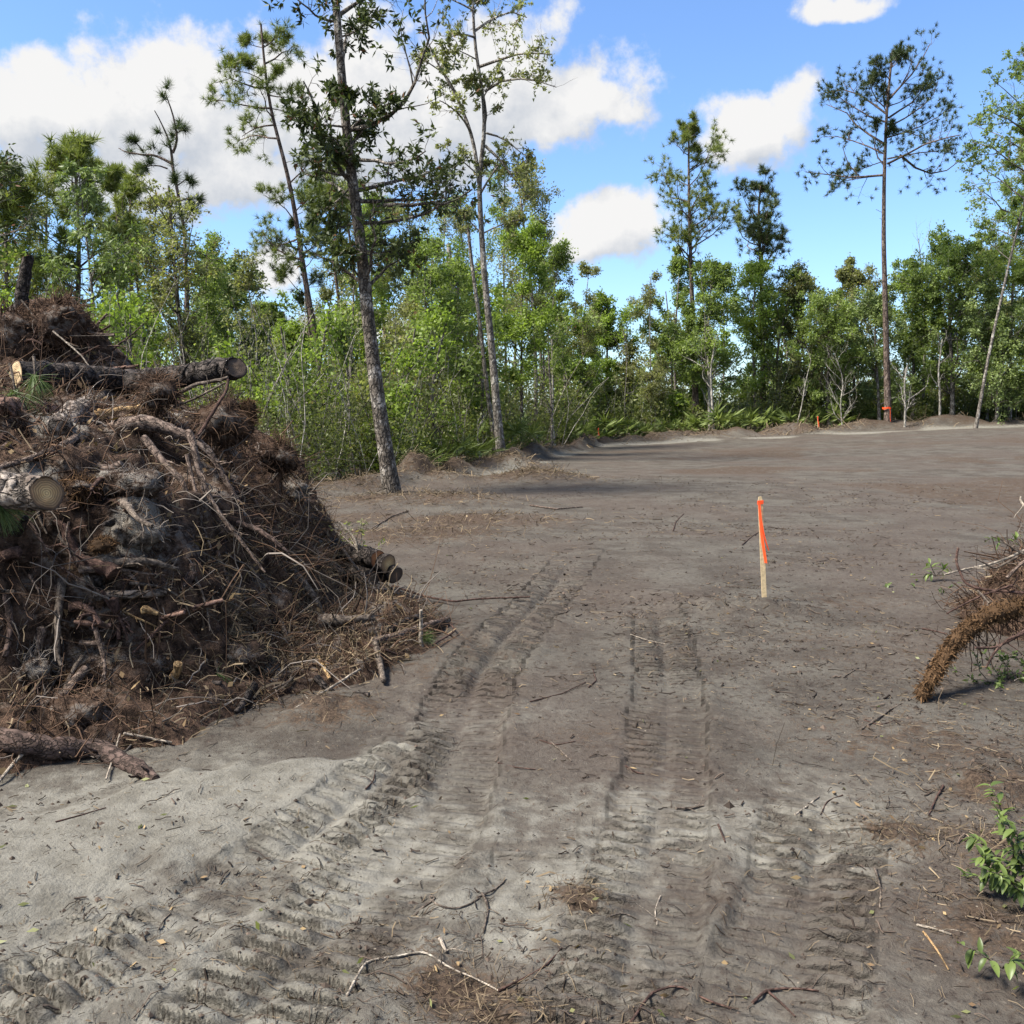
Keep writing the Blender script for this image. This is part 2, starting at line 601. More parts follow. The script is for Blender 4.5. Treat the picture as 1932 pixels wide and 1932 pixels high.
# ground
def ground_material():
    m, N, out = new_mat('sandy_soil')
    c = coord(N)
    sand, mulch, forest, damp_shade = attr(N, 'sand'), attr(N, 'mulch'), attr(N, 'forest'), attr(N, 'damp_shade')
    n0 = N.noise(c, 0.35, 4, 0.6)
    n1 = N.noise(c, 1.6, 5, 0.6)
    n2 = N.noise(c, 9.0, 6, 0.65)
    n3 = N.noise(c, 60.0, 5, 0.7)
    col = N.mix(N.step(n1, 0.38, 0.62), (0.0631, 0.0538, 0.0441), (0.1002, 0.0905, 0.0754))
    col = N.mix(N.math('MULTIPLY', N.step(n0, 0.42, 0.60), 0.62), col, (0.082, 0.064, 0.052))
    col = N.mix(N.math('MULTIPLY', N.step(n2, 0.56, 0.70), 0.65), col, (0.0418, 0.0313, 0.0255))
    col = N.mix(N.math('MULTIPLY', N.step(n2, 0.42, 0.28), 0.55), col, (0.1300, 0.1160, 0.0980))
    n4 = N.noise(c, 24.0, 5, 0.72)
    col = N.mix(N.math('MULTIPLY', N.step(n4, 0.52, 0.62), 0.62), col, (0.0440, 0.0325, 0.0265))
    col = N.mix(N.math('MULTIPLY', N.step(n4, 0.43, 0.34), 0.5), col, (0.1450, 0.1280, 0.1060))
    sandc = N.mix(N.step(n2, 0.35, 0.65), (0.1380, 0.1270, 0.1050), (0.2020, 0.1900, 0.1610))
    sm = N.math('MULTIPLY_ADD', N.math('SUBTRACT', n2, 0.5), 0.9, sand)
    col = N.mix(N.step(sm, 0.25, 0.75), col, sandc)
    col = N.mix(N.math('MULTIPLY', N.step(N.math('MULTIPLY_ADD', N.math('SUBTRACT', n2, 0.5), 0.8, damp_shade), 0.3, 0.8), 0.7), col, (0.0464, 0.0377, 0.0319))  # moist soil and painted groove shade, mixed into the colour
    mulc = N.mix(N.step(n3, 0.35, 0.65), (0.0300, 0.0205, 0.0150), (0.0980, 0.0690, 0.0480))
    mm = N.math('MULTIPLY_ADD', N.math('SUBTRACT', n2, 0.5), 1.9, mulch)
    mm = N.math('MULTIPLY_ADD', N.math('SUBTRACT', n3, 0.5), 1.5, mm)
    col = N.mix(N.step(mm, 0.3, 0.75), col, mulc)
    col = N.mix(forest, col, N.mix(N.step(n2, 0.35, 0.65), (0.032, 0.023, 0.014), (0.085, 0.062, 0.036)))
    vo = N.n('ShaderNodeTexVoronoi')
    N.put(vo.inputs['Vector'], c)
    vo.inputs['Scale'].default_value = 34
    fl = N.step(vo.outputs['Distance'], 0.16, 0.10)
    sel = N.n('ShaderNodeSeparateColor')
    N.put(sel.inputs[0], vo.outputs['Color'])
    col = N.mix(N.math('MULTIPLY', fl, N.step(sel.outputs[0], 0.86, 0.9)), col, (0.2500, 0.2125, 0.1625))
    col = N.mix(N.math('MULTIPLY', fl, N.step(sel.outputs[1], 0.70, 0.74)), col, (0.045, 0.034, 0.028))
    grain = N.noise(c, 420.0, 3, 0.7)
    col = N.mix(N.math('MULTIPLY', N.step(grain, 0.3, 0.7), 0.35), col, N.mix(1.0, col, (0.55, 0.53, 0.5), 'MULTIPLY'))
    h = N.math('MULTIPLY_ADD', n3, 0.8, N.math('MULTIPLY_ADD', n2, 0.7, N.math('MULTIPLY', grain, 0.15)))
    pk = attr(N, 'packed')
    h = N.math('MULTIPLY', h, N.math('MULTIPLY_ADD', pk, -0.2, 1.0))
    # prints of the track bars: the same profile as the mesh, resolved finer than its vertices
    fr = N.math('FRACT', N.math('MULTIPLY_ADD', N.math('SUBTRACT', n2, 0.5), 0.22, attr(N, 'tread_phase')))
    tb = N.math('MULTIPLY', N.step(fr, 0.0, 0.13), N.step(fr, 0.98, 0.52))
    tb = N.math('MULTIPLY', N.math('MULTIPLY', tb, attr(N, 'tread_mask')), N.step(n2, 0.28, 0.46, 0.35, 1.0))
    b1 = N.n('ShaderNodeBump')
    b1.inputs['Strength'].default_value = 1.0
    b1.inputs['Distance'].default_value = 0.036
    N.put(b1.inputs['Height'], tb)
    b2 = N.n('ShaderNodeBump')
    b2.inputs['Strength'].default_value = 1.0
    b2.inputs['Distance'].default_value = 0.018
    N.put(b2.inputs['Height'], h)
    N.put(b2.inputs['Normal'], b1.outputs[0])
    principled(N, out, col, 0.95, 0.12, b2.outputs[0])
    return m


ground_material()


def earth_material():
    m, N, out = new_mat('pile_earth')
    c = coord(N)
    sand = attr(N, 'tint')
    n1 = N.noise(c, 2.2, 5, 0.62)
    n2 = N.noise(c, 14.0, 6, 0.68)
    n3 = N.noise(c, 75.0, 4, 0.7)
    col = N.mix(N.step(n2, 0.36, 0.64), (0.022, 0.0140, 0.0100), (0.122, 0.077, 0.053))
    col = N.mix(N.math('MULTIPLY', N.step(n1, 0.5, 0.62), N.step(n2, 0.45, 0.62)), col, (0.17, 0.150, 0.130))
    sm = N.math('MULTIPLY_ADD', N.math('SUBTRACT', n2, 0.5), 1.2, sand)
    col = N.mix(N.step(sm, 0.35, 0.7), col, N.mix(n3, (0.17, 0.15, 0.128), (0.33, 0.30, 0.255)))
    col = N.mix(N.math('MULTIPLY', N.step(n3, 0.55, 0.7), 0.6), col, (0.02, 0.014, 0.01))
    h = N.math('MULTIPLY_ADD', n3, 0.4, n2)
    principled(N, out, col, 0.95, 0.1, bump(N, h, 1.0, 0.06))
    return m


earth_material()

# ------------------------------------------------------------------ ground
EDGE = np.array([(-80, 13), (-14, 15.5), (-6.5, 16.5), (-4.3, 17.8), (-3.74, 20.0), (-2.6, 22.0), (-1.9, 25), (-1.03, 27.6), (-0.2, 29.8), (0.63, 33), (2.0, 39),
                 (4.2, 47), (7.5, 48), (11.7, 49), (15.8, 50), (19.9, 51.2), (24, 52), (28, 52), (40, 49), (90, 46)], float)


def edge_y(x):
    return np.interp(x, EDGE[:, 0], EDGE[:, 1])


def g0(u, v):
    d = ray(u, v)
    t = -CAMZ / d[2]
    return np.array([d[0] * t, d[1] * t])


# crawler tracks: centre lines in plan, width, strength
TRACKS = [([g0(*q) for q in [(300, 2060), (450, 1895), (600, 1785), (700, 1690), (775, 1590), (830, 1490), (860, 1400), (885, 1300), (950, 1200), (1045, 1105), (1100, 1040)]], 0.48, 1.0),
          ([g0(*q) for q in [(-200, 1990), (0, 1890), (250, 1775), (400, 1690), (520, 1615), (640, 1535), (740, 1455), (810, 1380)]], 0.36, 0.9),
          ([g0(*q) for q in [(1110, 2080), (1160, 1932), (1200, 1750), (1235, 1580), (1255, 1450), (1262, 1330), (1255, 1230), (1230, 1120)]], 0.40, 0.85),
          ([g0(*q) for q in [(1400, 2100), (1450, 1932), (1500, 1780), (1530, 1660), (1550, 1560), (1555, 1480)]], 0.44, 0.85),
          ([g0(*q) for q in [(-120, 1960), (60, 1820), (180, 1730), (250, 1680)]], 0.26, 0.6),
          ([g0(*q) for q in [(880, 2060), (930, 1932), (985, 1780), (1010, 1650), (1020, 1540)]], 0.30, 0.35)]


def track_field(x, y):
    h = np.zeros_like(x)
    damp_shade = np.zeros_like(x)
    flat = np.zeros_like(x)
    tph, tmk = np.zeros_like(x), np.zeros_like(x)
    for pts, wd, st in TRACKS:
        pts = np.array(pts)
        pts = resample(np.c_[pts, np.zeros(len(pts))], 22)[:, :2]
        best = np.full(x.shape, 9.0)
        bs = np.zeros_like(x)
        sgn = np.zeros_like(x)
        s0 = 0.0
        for a, b in zip(pts[:-1], pts[1:]):
            ab = b - a
            L = np.hypot(*ab)
            t = np.clip(((x - a[0]) * ab[0] + (y - a[1]) * ab[1]) / L ** 2, 0, 1)
            dx, dy = x - a[0] - t * ab[0], y - a[1] - t * ab[1]
            d = np.hypot(dx, dy)
            s = np.sign(ab[0] * dy - ab[1] * dx)
            mk = d < best
            best = np.where(mk, d, best)
            bs = np.where(mk, s0 + t * L, bs)
            sgn = np.where(mk, s, sgn)
            s0 += L
        half = wd / 2 * (1 + 0.10 * vnoise(x * 4.5, y * 4.5, 3.0) + 0.06 * vnoise(x * 17, y * 17, 6.0))
        st = st * (1 - 0.9 * sstep(bs / s0, 0.72, 0.99))
        inn = 1 - sstep(best, half * 0.88, half * 1.05)
        wob = 0.022 * vnoise(x * 2.2, y * 2.2) + 0.006 * vnoise(x * 13, y * 13)
        ph = (bs + wob) / 0.088
        fr = ph - np.floor(ph)
        bar = sstep(fr, 0.0, 0.10) * (1 - sstep(fr, 0.45, 0.98))
        gap = 1 - 0.8 * np.exp(-(best / (half * 0.16)) ** 2)
        patch = 0.25 + 0.75 * sstep(fbm(x * 1.0 + st * 31, y * 1.0, 0, 2), -0.42, -0.10)
        wear = sstep(vnoise(x * 9, y * 9 + st * 9), -1.0, 0.1)
        flat = np.maximum(flat, inn)
        mk2 = inn * gap * patch * (0.7 + 0.3 * wear) * st
        tph = np.where(mk2 > tmk, ph, tph)
        tmk = np.maximum(tmk, mk2)
        rim = np.exp(-((best - half * 1.22) / (half * 0.24)) ** 2)
        h += st * (inn * (-0.034 + 0.050 * bar * gap * patch * (0.7 + 0.3 * wear)) + rim * (0.008 + 0.012 * vnoise(x * 5, y * 5) + 0.014 * vnoise(x * 19, y * 19)))
        damp_shade = np.maximum(damp_shade, inn * (1 - bar) * patch * 0.62 * st + rim * 0.25)  # darkens grooves between bars: part moist soil, part shade painted for contrast
    return h, damp_shade, flat, tph, tmk


SAND = np.array([g0(*q) for q in [(-700, 1640), (0, 1548), (200, 1500), (330, 1462), (430, 1440), (620, 1432), (745, 1385), (770, 1420), (690, 1520), (560, 1590), (330, 1650), (150, 1690), (0, 1730), (-700, 1900)]])
PALE = np.array([g0(*q) for q in [(-700, 1600), (0, 1545), (420, 1440), (745, 1385), (860, 1440), (900, 1600), (800, 1800), (760, 2100), (-700, 2300)]])
# bumps of torn soil: (u, v, radius, height, brown)
PITS = [(870, 1850, .16, -.03, 1.0), (1090, 1690, .10, .02, .9), (930, 1905, .13, .02, .7), (1700, 1575, .15, .03, .8), (1850, 1590, .2, .03, .7),
        (1890, 1490, .3, .04, .8), (1640, 1390, .5, .0, .45), (1330, 1150, .35, .05, .25), (1450, 1150, .35, .05, .0), (1600, 1130, .5, -.02, .5), (1780, 1400, .5, .02, .55),
        (1900, 1750, .3, .03, .7), (1450, 1370, .4, 0, .3), (1100, 1390, .25, 0, .4), (800, 1260, .3, .03, .5), (620, 1340, .3, .05, .9), (1080, 1130, .5, 0, .2), (90, 1880, .12, .02, .3)]
MOUNDS = [(860, 945, .9, .14), (990, 905, 1.0, .16), (730, 945, 1.0, .06), (800, 905, .8, .35), (960, 880, .7, .3), (650, 925, .9, .12), (1030, 905, .8, .1), (900, 985, 1.3, .04), (780, 1010, 1.0, .04)]


def inside(poly, x, y):
    n = len(poly)
    c = np.zeros(x.shape, bool)
    dmin = np.full(x.shape, 1e9)
    j = n - 1
    for i in range(n):
        xi, yi, xj, yj = *poly[i], *poly[j]
        cond = ((yi > y) != (yj > y)) & (x < (xj - xi) * (y - yi) / (yj - yi + 1e-12) + xi)
        c ^= cond
        abx, aby = xj - xi, yj - yi
        t = np.clip(((x - xi) * abx + (y - yi) * aby) / (abx ** 2 + aby ** 2 + 1e-12), 0, 1)
        dmin = np.minimum(dmin, np.hypot(x - xi - t * abx, y - yi - t * aby))
        j = i
    return np.where(c, dmin, -dmin)


def ground_fields(x, y):
    x, y = np.asarray(x, float), np.asarray(y, float)
    r = np.hypot(x, y)
    h = 0.80 * sstep(x, 1.0, 27.0) * sstep(y, 14, 48)
    h = h + 0.035 * fbm(x * 0.6, y * 0.6, 0, 3) * sstep(r, 0.5, 3) + 0.10 * fbm(x * 0.09, y * 0.09, 0, 2) * sstep(r, 8, 25)
    near = 1 - sstep(r, 11, 17)
    sd = inside(SAND, x, y) + 0.13 * fbm(x * 2.3, y * 2.3, 5, 3) * (1 - sstep(r, 9, 14)) + 0.06 * vnoise(x * 9, y * 9, 2)
    sand = sstep(sd, -0.16, 0.30) * near
    sp = inside(PALE, x, y) + 0.25 * fbm(x * 1.6, y * 1.6, 9, 3)
    sand = np.maximum(sand, near * sstep(sp, -0.15, 0.5) * (0.52 + 0.35 * fbm(x * 1.9, y * 1.9, 2, 3)))
    sand = np.maximum(sand, (1 - sstep(y, 2.8, 7.0)) * (0.44 + 0.6 * fbm(x * 1.4, y * 1.4, 21, 3)))
    damp_shade = np.zeros_like(x)
    mulch = 0.62 * sstep(fbm(x * 0.35, y * 0.35, 31, 4), -0.05, 0.35) * sstep(y, 4.5, 8) * (1 - sstep(y, 34, 44))
    # fine crumbs
    crumb = fbm(x * 9, y * 9, 0, 3)
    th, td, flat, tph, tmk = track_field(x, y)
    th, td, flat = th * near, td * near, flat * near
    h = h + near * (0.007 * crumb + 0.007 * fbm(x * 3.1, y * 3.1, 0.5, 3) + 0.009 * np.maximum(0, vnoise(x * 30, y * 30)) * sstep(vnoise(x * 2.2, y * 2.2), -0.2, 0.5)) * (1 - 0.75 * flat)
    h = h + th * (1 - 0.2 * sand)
    damp_shade = np.maximum(damp_shade, td)
    # bank of pale sand, steeper on the side of the pile
    h = h + near * 0.07 * sstep(sd, -0.10, 0.22) * (0.85 + 0.25 * vnoise(x * 2, y * 2))
    for (u, v, rad, hh, br) in PITS:
        q = g0(u, v)
        d2 = ((x - q[0]) ** 2 + (y - q[1]) ** 2) / rad ** 2
        e = np.exp(-d2) * near
        h = h + hh * e * (1 + 0.8 * vnoise(x * 12, y * 12))
        mulch = np.maximum(mulch, br * np.exp(-d2 * 0.8))
    for (u, v, rad, hh) in MOUNDS:
        q = g0(u, v)
        e = np.exp(-(((x - q[0]) / 1.3) ** 2 + ((y - q[1]) / 1.0) ** 2) / rad ** 2)
        h = h + hh * e * (1 + 0.5 * vnoise(x * 2.5, y * 2.5))
        mulch = np.maximum(mulch, 0.85 * e * (1 + 0.3 * vnoise(x * 1.5, y * 1.5)))
    # torn-up ridge along the wood's edge
    dy = y - edge_y(x)
    ridge = np.exp(-((dy + 1.1) / 1.2) ** 2)
    h = h + ridge * (0.34 + 0.75 * fbm(x * 0.55, y * 0.55, 1.5, 3)) * sstep(x, -5.5, -3.5)
    mulch = np.maximum(mulch, ridge * (0.7 + 0.6 * fbm(x * 0.8, y * 0.8, 4, 3)))
    forest = sstep(dy, 0.2, 1.6)
    # pale sand scraped up before the far edge
    pale = np.exp(-((dy + 4.0) / 1.8) ** 2) * sstep(fbm(x * 0.22, y * 0.22, 7, 3), -0.25, 0.2) * sstep(y, 20, 30)
    sand = np.maximum(sand, 1.0 * pale)
    return h, sand, mulch, forest, damp_shade, flat, tph, tmk * near


def gh(x, y):
    return ground_fields(np.atleast_1d(x), np.atleast_1d(y))[0]


def gz(x, y):
    return float(gh(np.array([x]), np.array([y]))[0])


def gnd(u, v):
    """point of the ground seen at a pixel"""
    d = ray(u, v)
    z = 0.0
    for _ in range(4):
        t = (z - CAMZ) / d[2]
        z = gz(d[0] * t, d[1] * t)
    return np.array([d[0] * t, d[1] * t, z])


def build_ground():
    ang = np.concatenate([np.linspace(-180, -48, 22)[:-1], np.linspace(-48, -31, 20)[:-1], np.linspace(-31, 31, 215)[:-1], np.linspace(31, 48, 20)[:-1], np.linspace(48, 180, 22)])
    ang = np.radians(ang)
    rr = [0.0, 0.4, 0.8, 1.2, 1.6, 1.8]
    while rr[-1] < 10:
        rr.append(rr[-1] * (1.0040 if rr[-1] < 5.5 else 1.0075))
    while rr[-1] < 62:
        rr.append(rr[-1] * (1.016 if rr[-1] < 40 else 1.009))
    while rr[-1] < 900:
        rr.append(rr[-1] * 1.15)
    rr = np.array(rr)
    A, Rr = np.meshgrid(ang, rr)
    x, y = Rr * np.sin(A), Rr * np.cos(A)
    h, sand, mulch, forest, damp_shade, flat, tph, tmk = ground_fields(x, y)
    V = np.stack([x, y, h], -1).reshape(-1, 3)
    nr, nc = x.shape
    i = (np.arange(nr - 1)[:, None] * nc + np.arange(nc - 1)[None]).ravel()
    Fq = np.stack([i, i + 1, i + nc + 1, i + nc], -1)
    mb = MB().add(V, Fq, 0, 0.5)
    o = mb.build('ground', MATS['sandy_soil'])
    for nm, arr in (('sand', sand), ('mulch', mulch), ('forest', forest), ('damp_shade', damp_shade), ('packed', flat)):
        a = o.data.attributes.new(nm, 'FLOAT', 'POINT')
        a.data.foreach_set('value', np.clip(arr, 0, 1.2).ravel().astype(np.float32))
    for nm, arr in (('tread_phase', tph), ('tread_mask', tmk)):
        a = o.data.attributes.new(nm, 'FLOAT', 'POINT')
        a.data.foreach_set('value', arr.ravel().astype(np.float32))
    tag(o, kind='structure')


build_ground()
# ------------------------------------------------------------------ logs, roots and sticks: one builder


def rot_to(axis):
    z = nrm(np.asarray(axis, float))
    a = np.array([1.0, 0, 0]) if abs(z[0]) < 0.9 else np.array([0, 1.0, 0])
    x = nrm(np.cross(a, z))
    return np.stack([x, np.cross(z, x), z], axis=1)      # columns: local axes in the world


def set_frame(o, R, p):
    from mathutils import Matrix
    M = Matrix.Identity(4)
    for i in range(3):
        for j in range(3):
            M[i][j] = float(R[i, j])
        M[i][3] = float(p[i])
    o.matrix_world = M


def tube_thing(name, label, cat, pts, r0, r1, mat, ns=10, rough=0.1, cut=(None, None), group=None, seed=1, twigs=0, twig_len=0.15, step=0.03, knob=0.0, rad=None, parent=None, freq=1.0):
    rng = np.random.default_rng(seed)
    pts = np.asarray(pts, float)
    L = np.linalg.norm(np.diff(pts, axis=0), axis=1).sum()
    k = int(np.clip(L / step, 6, 60))
    P = resample(pts, k)
    p0 = P[0].copy()
    R = rot_to(P[-1] - P[0])
    Q = (P - p0) @ R
    t = np.linspace(0, 1, k)
    rr = (r0 + (r1 - r0) * t) if rad is None else np.interp(t, np.linspace(0, 1, len(rad)), rad)
    if L > 0.2:
        Q[1:-1] += rng.normal(size=(k - 2, 3)) * min(0.12 * min(r0, r1), 0.008)
    T, Nn, B = frames(Q[None], rng)
    ang = np.arange(ns) * 2 * math.pi / ns
    s = np.linspace(0, L, k)
    sc = 1.0 / max(0.03, 0.8 * max(r0, r1)) * freq
    nz = fbm(np.cos(ang)[None] * 1.5 + seed * 3.7, np.sin(ang)[None] * 1.5 + s[:, None] * sc, s[:, None] * sc * 0.6, 4, 0.6)
    rad2 = rr[:, None] * (1 + rough * nz * 1.6 + knob * np.maximum(0, vnoise(np.cos(ang)[None] * 0.8 + seed, np.sin(ang)[None] * 0.8, s[:, None] * sc * 0.5) - 0.25))
    V = Q[:, None] + rad2[..., None] * (np.cos(ang)[None, :, None] * Nn[0][:, None] + np.sin(ang)[None, :, None] * B[0][:, None])
    base = np.arange(k - 1)[:, None] * ns
    a = np.arange(ns)[None]
    b = (a + 1) % ns
    Fq = np.stack([base + a, base + b, base + ns + b, base + ns + a], -1).reshape(-1, 4)
    mb = MB().add(V, Fq, 0, rng.uniform(0.3, 0.7))
    for e, c in ((0, cut[0]), (k - 1, cut[1])):
        if c is None:
            cen = Q[e] + (T[0, e] * (-1 if e == 0 else 1)) * rr[e] * 0.5
            Ve = np.concatenate([V[e], cen[None]])
            f = np.stack([a[0], b[0], np.full(ns, ns)], -1)
            mb.add(Ve, f if e else f[:, ::-1], 0)
    if twigs:
        p, d, r, tt, _ = spawn(rng, Q[None], rr[None], twigs, 0.2, 0.97, 30, 70)
        C = curves(rng, p, d, twig_len * rng.uniform(0.4, 1.2, twigs), 5, 0.25)
        vv, ff = strands(C, np.linspace(1, 0.25, 5)[None] * np.minimum(r * 0.5, 0.012)[:, None], 4, rng)
        mb.add(vv, ff, 0)
    o = mb.build(name, MATS[mat], parent)
    for e, c in ((0, cut[0]), (k - 1, cut[1])):
        if c is None:
            continue
        dirn = T[0, e] * (-1 if e == 0 else 1)
        rings = 6
        Vs, Rs = [Q[e][None] + dirn * 0.002], [0.0]
        for q in range(1, rings + 1):
            fr = q / rings
            lift = 0.004 * vnoise(np.cos(ang) * fr * 3 + seed, np.sin(ang) * fr * 3)
            Vs.append(Q[e] + (V[e] - Q[e]) * fr + dirn * (0.002 + lift - 0.004 * (q == rings))[:, None])
            Rs += [fr] * ns
        Vs = np.concatenate(Vs)
        fs = []
        cm = MB()
        f3 = np.stack([np.zeros(ns, int), 1 + a[0], 1 + b[0]], -1)
        f4 = np.concatenate([np.stack([1 + q * ns + a[0], 1 + (q + 1) * ns + a[0], 1 + (q + 1) * ns + b[0], 1 + q * ns + b[0]], -1) for q in range(rings - 1)])
        cm.add(Vs, f4 if e else f4[:, ::-1], 0, 0.5, False, np.array(Rs))
        cm.P.append((f3 if e else f3[:, ::-1], 0, False))
        cm.build('cut_end', MATS[c], o)
    if parent is None:
        set_frame(o, R, p0)
        tag(o, label, cat, group)
    else:
        set_frame(o, R, p0 - np.array(parent.location))
    return o


# ------------------------------------------------------------------ the pile of stumps, roots and soil
MAIN = np.array([(-14, 3.2), (-5, 4.1), (-2.55, 4.35), (-1.95, 4.75), (-1.57, 5.15), (-1.37, 6.0), (-1.30, 6.9), (-1.36, 7.6), (-1.42, 8.5), (-1.5, 9.3), (-2.0, 10.6), (-3.2, 11.8), (-5.5, 12.8), (-9, 13.2), (-14, 12)])
APRON = np.array([(-14, 2.9), (-2.6, 3.95), (-2.0, 4.2), (-1.6, 4.45), (-1.3, 5.2), (-0.85, 5.65), (-0.55, 6.4), (-0.5, 7.0), (-0.72, 7.3), (-1.10, 7.55), (-1.28, 8.4), (-1.4, 9.5), (-2, 11), (-5, 13.2), (-14, 13)])
DENTS = [(-2.02, 7.3, .34, .75), (-1.72, 7.7, .30, .35), (-2.35, 6.2, .22, .3), (-1.75, 5.9, .2, .22), (-3.0, 6.2, .3, .3), (-2.2, 4.75, .16, .12)]


def pile_h(x, y):
    x, y = np.asarray(x, float), np.asarray(y, float)
    wx = x + 0.13 * vnoise(x * 2.1, y * 2.1, 2.2)
    wy = y + 0.13 * vnoise(x * 2.1, y * 2.1, 8.2)
    d = inside(MAIN, wx, wy)
    h = np.interp(d, [-1, 0, .10, .3, .55, .95, 1.4, 2.0, 3.0, 6], [-.4, 0, .22, .62, 1.02, 1.27, 1.58, 1.74, 1.76, 1.7])
    sat = sstep(d, 0.0, 0.5)
    h = h + sat * (0.17 * fbm(x * 1.3, y * 1.3, 3.3, 3) + 0.10 * fbm(x * 4.2, y * 4.2, 1.1, 3))
    hp = np.exp(-(((x + 5.05) / 0.95) ** 2 + ((y - 10.3) / 1.1) ** 2) ** 1.4)
    h = h + hp * 1.05 * (1 + 0.3 * vnoise(x * 2.4, y * 2.4, 5))
    for (cx, cy, rad, dep) in DENTS:
        h = h - dep * np.exp(-((x - cx) ** 2 + (y - cy) ** 2) / rad ** 2) * sat
    da = inside(APRON, wx, wy)
    ha = np.interp(da, [-1, 0, .12, .4, .9], [-.5, -.01, .07, .15, .22]) * (1 + 0.5 * fbm(x * 2.6, y * 2.6, 6, 3))
    return np.maximum(h, ha)


def hit(u, v, off=0.0, y0=2.6, y1=13.0):
    """first point of the pile or the ground along a line of sight"""
    d = ray(u, v)
    Y = np.linspace(y0, y1, 700)
    t = Y / d[1]
    x, z = d[0] * t, CAMZ + d[2] * t
    s = np.maximum(pile_h(x, Y), 0.0)
    k = np.nonzero(z <= s)[0]
    i = k[0] if len(k) else len(Y) - 1
    p = np.array([x[i], Y[i], z[i]])
    return p - nrm(d) * off


def build_pile():
    root = empty('debris_pile', (-2.4, 6.5, 0), 'huge heap of uprooted stumps, tangled roots and dark soil at left', 'debris pile')
    loc = np.array([-2.4, 6.5, 0])
    xs = np.arange(-8.2, -0.2, 0.034)
    ys = np.arange(3.3, 13.4, 0.04)
    X, Y = np.meshgrid(xs, ys)
    H = pile_h(X, Y)
    P = np.stack([X, Y, H], -1)
    gx = np.gradient(H, 0.034, axis=1)
    gy = np.gradient(H, 0.04, axis=0)
    Nm = nrm(np.stack([-gx, -gy, np.ones_like(H)], -1))
    # clods and hollows pushed out along the slope
    n3 = fbm(X * 5.5, Y * 5.5, H * 5.5, 4, 0.6)
    n4 = np.maximum(0, vnoise(X * 14, Y * 14, H * 14))
    inn = sstep(inside(APRON, X, Y), 0.0, 0.25)
    P = P + Nm * ((0.125 * n3 + 0.04 * n4) * inn)[..., None]
    sand = np.zeros_like(H)
    for (u, v, rad, am) in [(110, 805, .20, 1), (60, 900, .22, .8), (245, 1000, .16, 1.0), (280, 975, .12, 1.0), (215, 905, .2, .7), (260, 935, .18, .9), (520, 905, .2, .5), (570, 950, .22, .5), (430, 850, .25, .6), (160, 1345, .16, .55), (100, 1160, .2, .35), (330, 780, .25, .6), (620, 1200, .2, .35), (370, 700, .2, .6)]:
        q = hit(u, v)
        sand = np.maximum(sand, am * np.exp(-((X - q[0]) ** 2 + (Y - q[1]) ** 2 + (P[..., 2] - q[2]) ** 2) / rad ** 2))
    keep = (inside(APRON, X, Y) > -0.25)
    nr, nc = X.shape
    i = (np.arange(nr - 1)[:, None] * nc + np.arange(nc - 1)[None])
    ok = keep[:-1, :-1] & keep[1:, :-1] & keep[:-1, 1:] & keep[1:, 1:]
    i = i[ok]
    Fq = np.stack([i, i + 1, i + nc + 1, i + nc], -1)
    used = np.unique(Fq)
    mp = np.full(nr * nc, -1)
    mp[used] = np.arange(len(used))
    V = P.reshape(-1, 3)[used]
    MB().add(V, mp[Fq], 0, sand.reshape(-1)[used]).build('earth_mound', MATS['pile_earth'], root, loc)
    # sample the slope that faces the clearing
    rng = np.random.default_rng(5)
    area = np.sqrt(1 + gx ** 2 + gy ** 2)
    wgt = area * keep * sstep(inside(APRON, X, Y), -0.08, 0.1) * (X > -6.8) * (Y < 11.8) * np.clip((9.5 - Y) / 3 + 0.4, 0.15, 1.0)
    wgt = (wgt / wgt.sum()).ravel()

    def sample(n, hi=None):
        w = wgt if hi is None else wgt * hi.ravel() / (wgt * hi.ravel()).sum()
        k = rng.choice(len(w), n, p=w)
        return P.reshape(-1, 3)[k] + rng.normal(size=(n, 3)) * 0.02, Nm.reshape(-1, 3)[k]

    patch = 0.10 + sstep(fbm(X * 1.7, Y * 1.7, H * 1.7 + 3, 3), -0.05, 0.30)
    # dark fine roots
    n = 9500
    p, nn = sample(n, patch)
    d = nn * rng.uniform(0.1, 0.9, (n, 1)) + rng.normal(size=(n, 3)) * 0.75 + np.array([0, 0, -0.15])
    L = rng.gamma(2.0, 0.085, n) + 0.05
    C = curves(rng, p - nn * 0.02, d, L, 4, 0.4, -0.14)
    r = rng.gamma(2.0, 0.0011, n) + 0.0012
    V, Fq = strands(C, r[:, None] * np.linspace(1, 0.4, 4)[None], 3, rng)
    mb = MB().add(V, Fq, 0, rep(np.clip(rng.beta(1.6, 2.4, n), 0, 1), 12))
    tag(mb.build('root_tangle', MATS['root_dark'], root, loc), kind='stuff')
    # paler hanging rootlets
    n = 2300
    p, nn = sample(n)
    d = nn * rng.uniform(0.2, 0.9, (n, 1)) + rng.normal(size=(n, 3)) * 0.6 + np.array([0, 0, -0.35])
    L = rng.gamma(2.2, 0.11, n) + 0.06
    C = curves(rng, p - nn * 0.02, d, L, 6, 0.30, -0.14)
    r = rng.gamma(2.0, 0.0014, n) + 0.0016
    V, Fq = strands(C, r[:, None] * np.linspace(1, 0.35, 6)[None], 3, rng)
    mb = MB().add(V, Fq, 0, rep(np.clip(rng.beta(1.6, 2.0, n), 0, 1), 18))
    tag(mb.build('hanging_rootlets', MATS['root_gray'], root, loc), kind='stuff')
    # straw, needles and bark shreds
    n = 16000
    patch2 = 0.10 + sstep(fbm(X * 0.9, Y * 0.9, H * 0.9 + 11, 3), 0.0, 0.35) + 0.75 * sstep(X, -2.3, -1.2) * (H < 0.8)
    p, nn = sample(n, patch2)
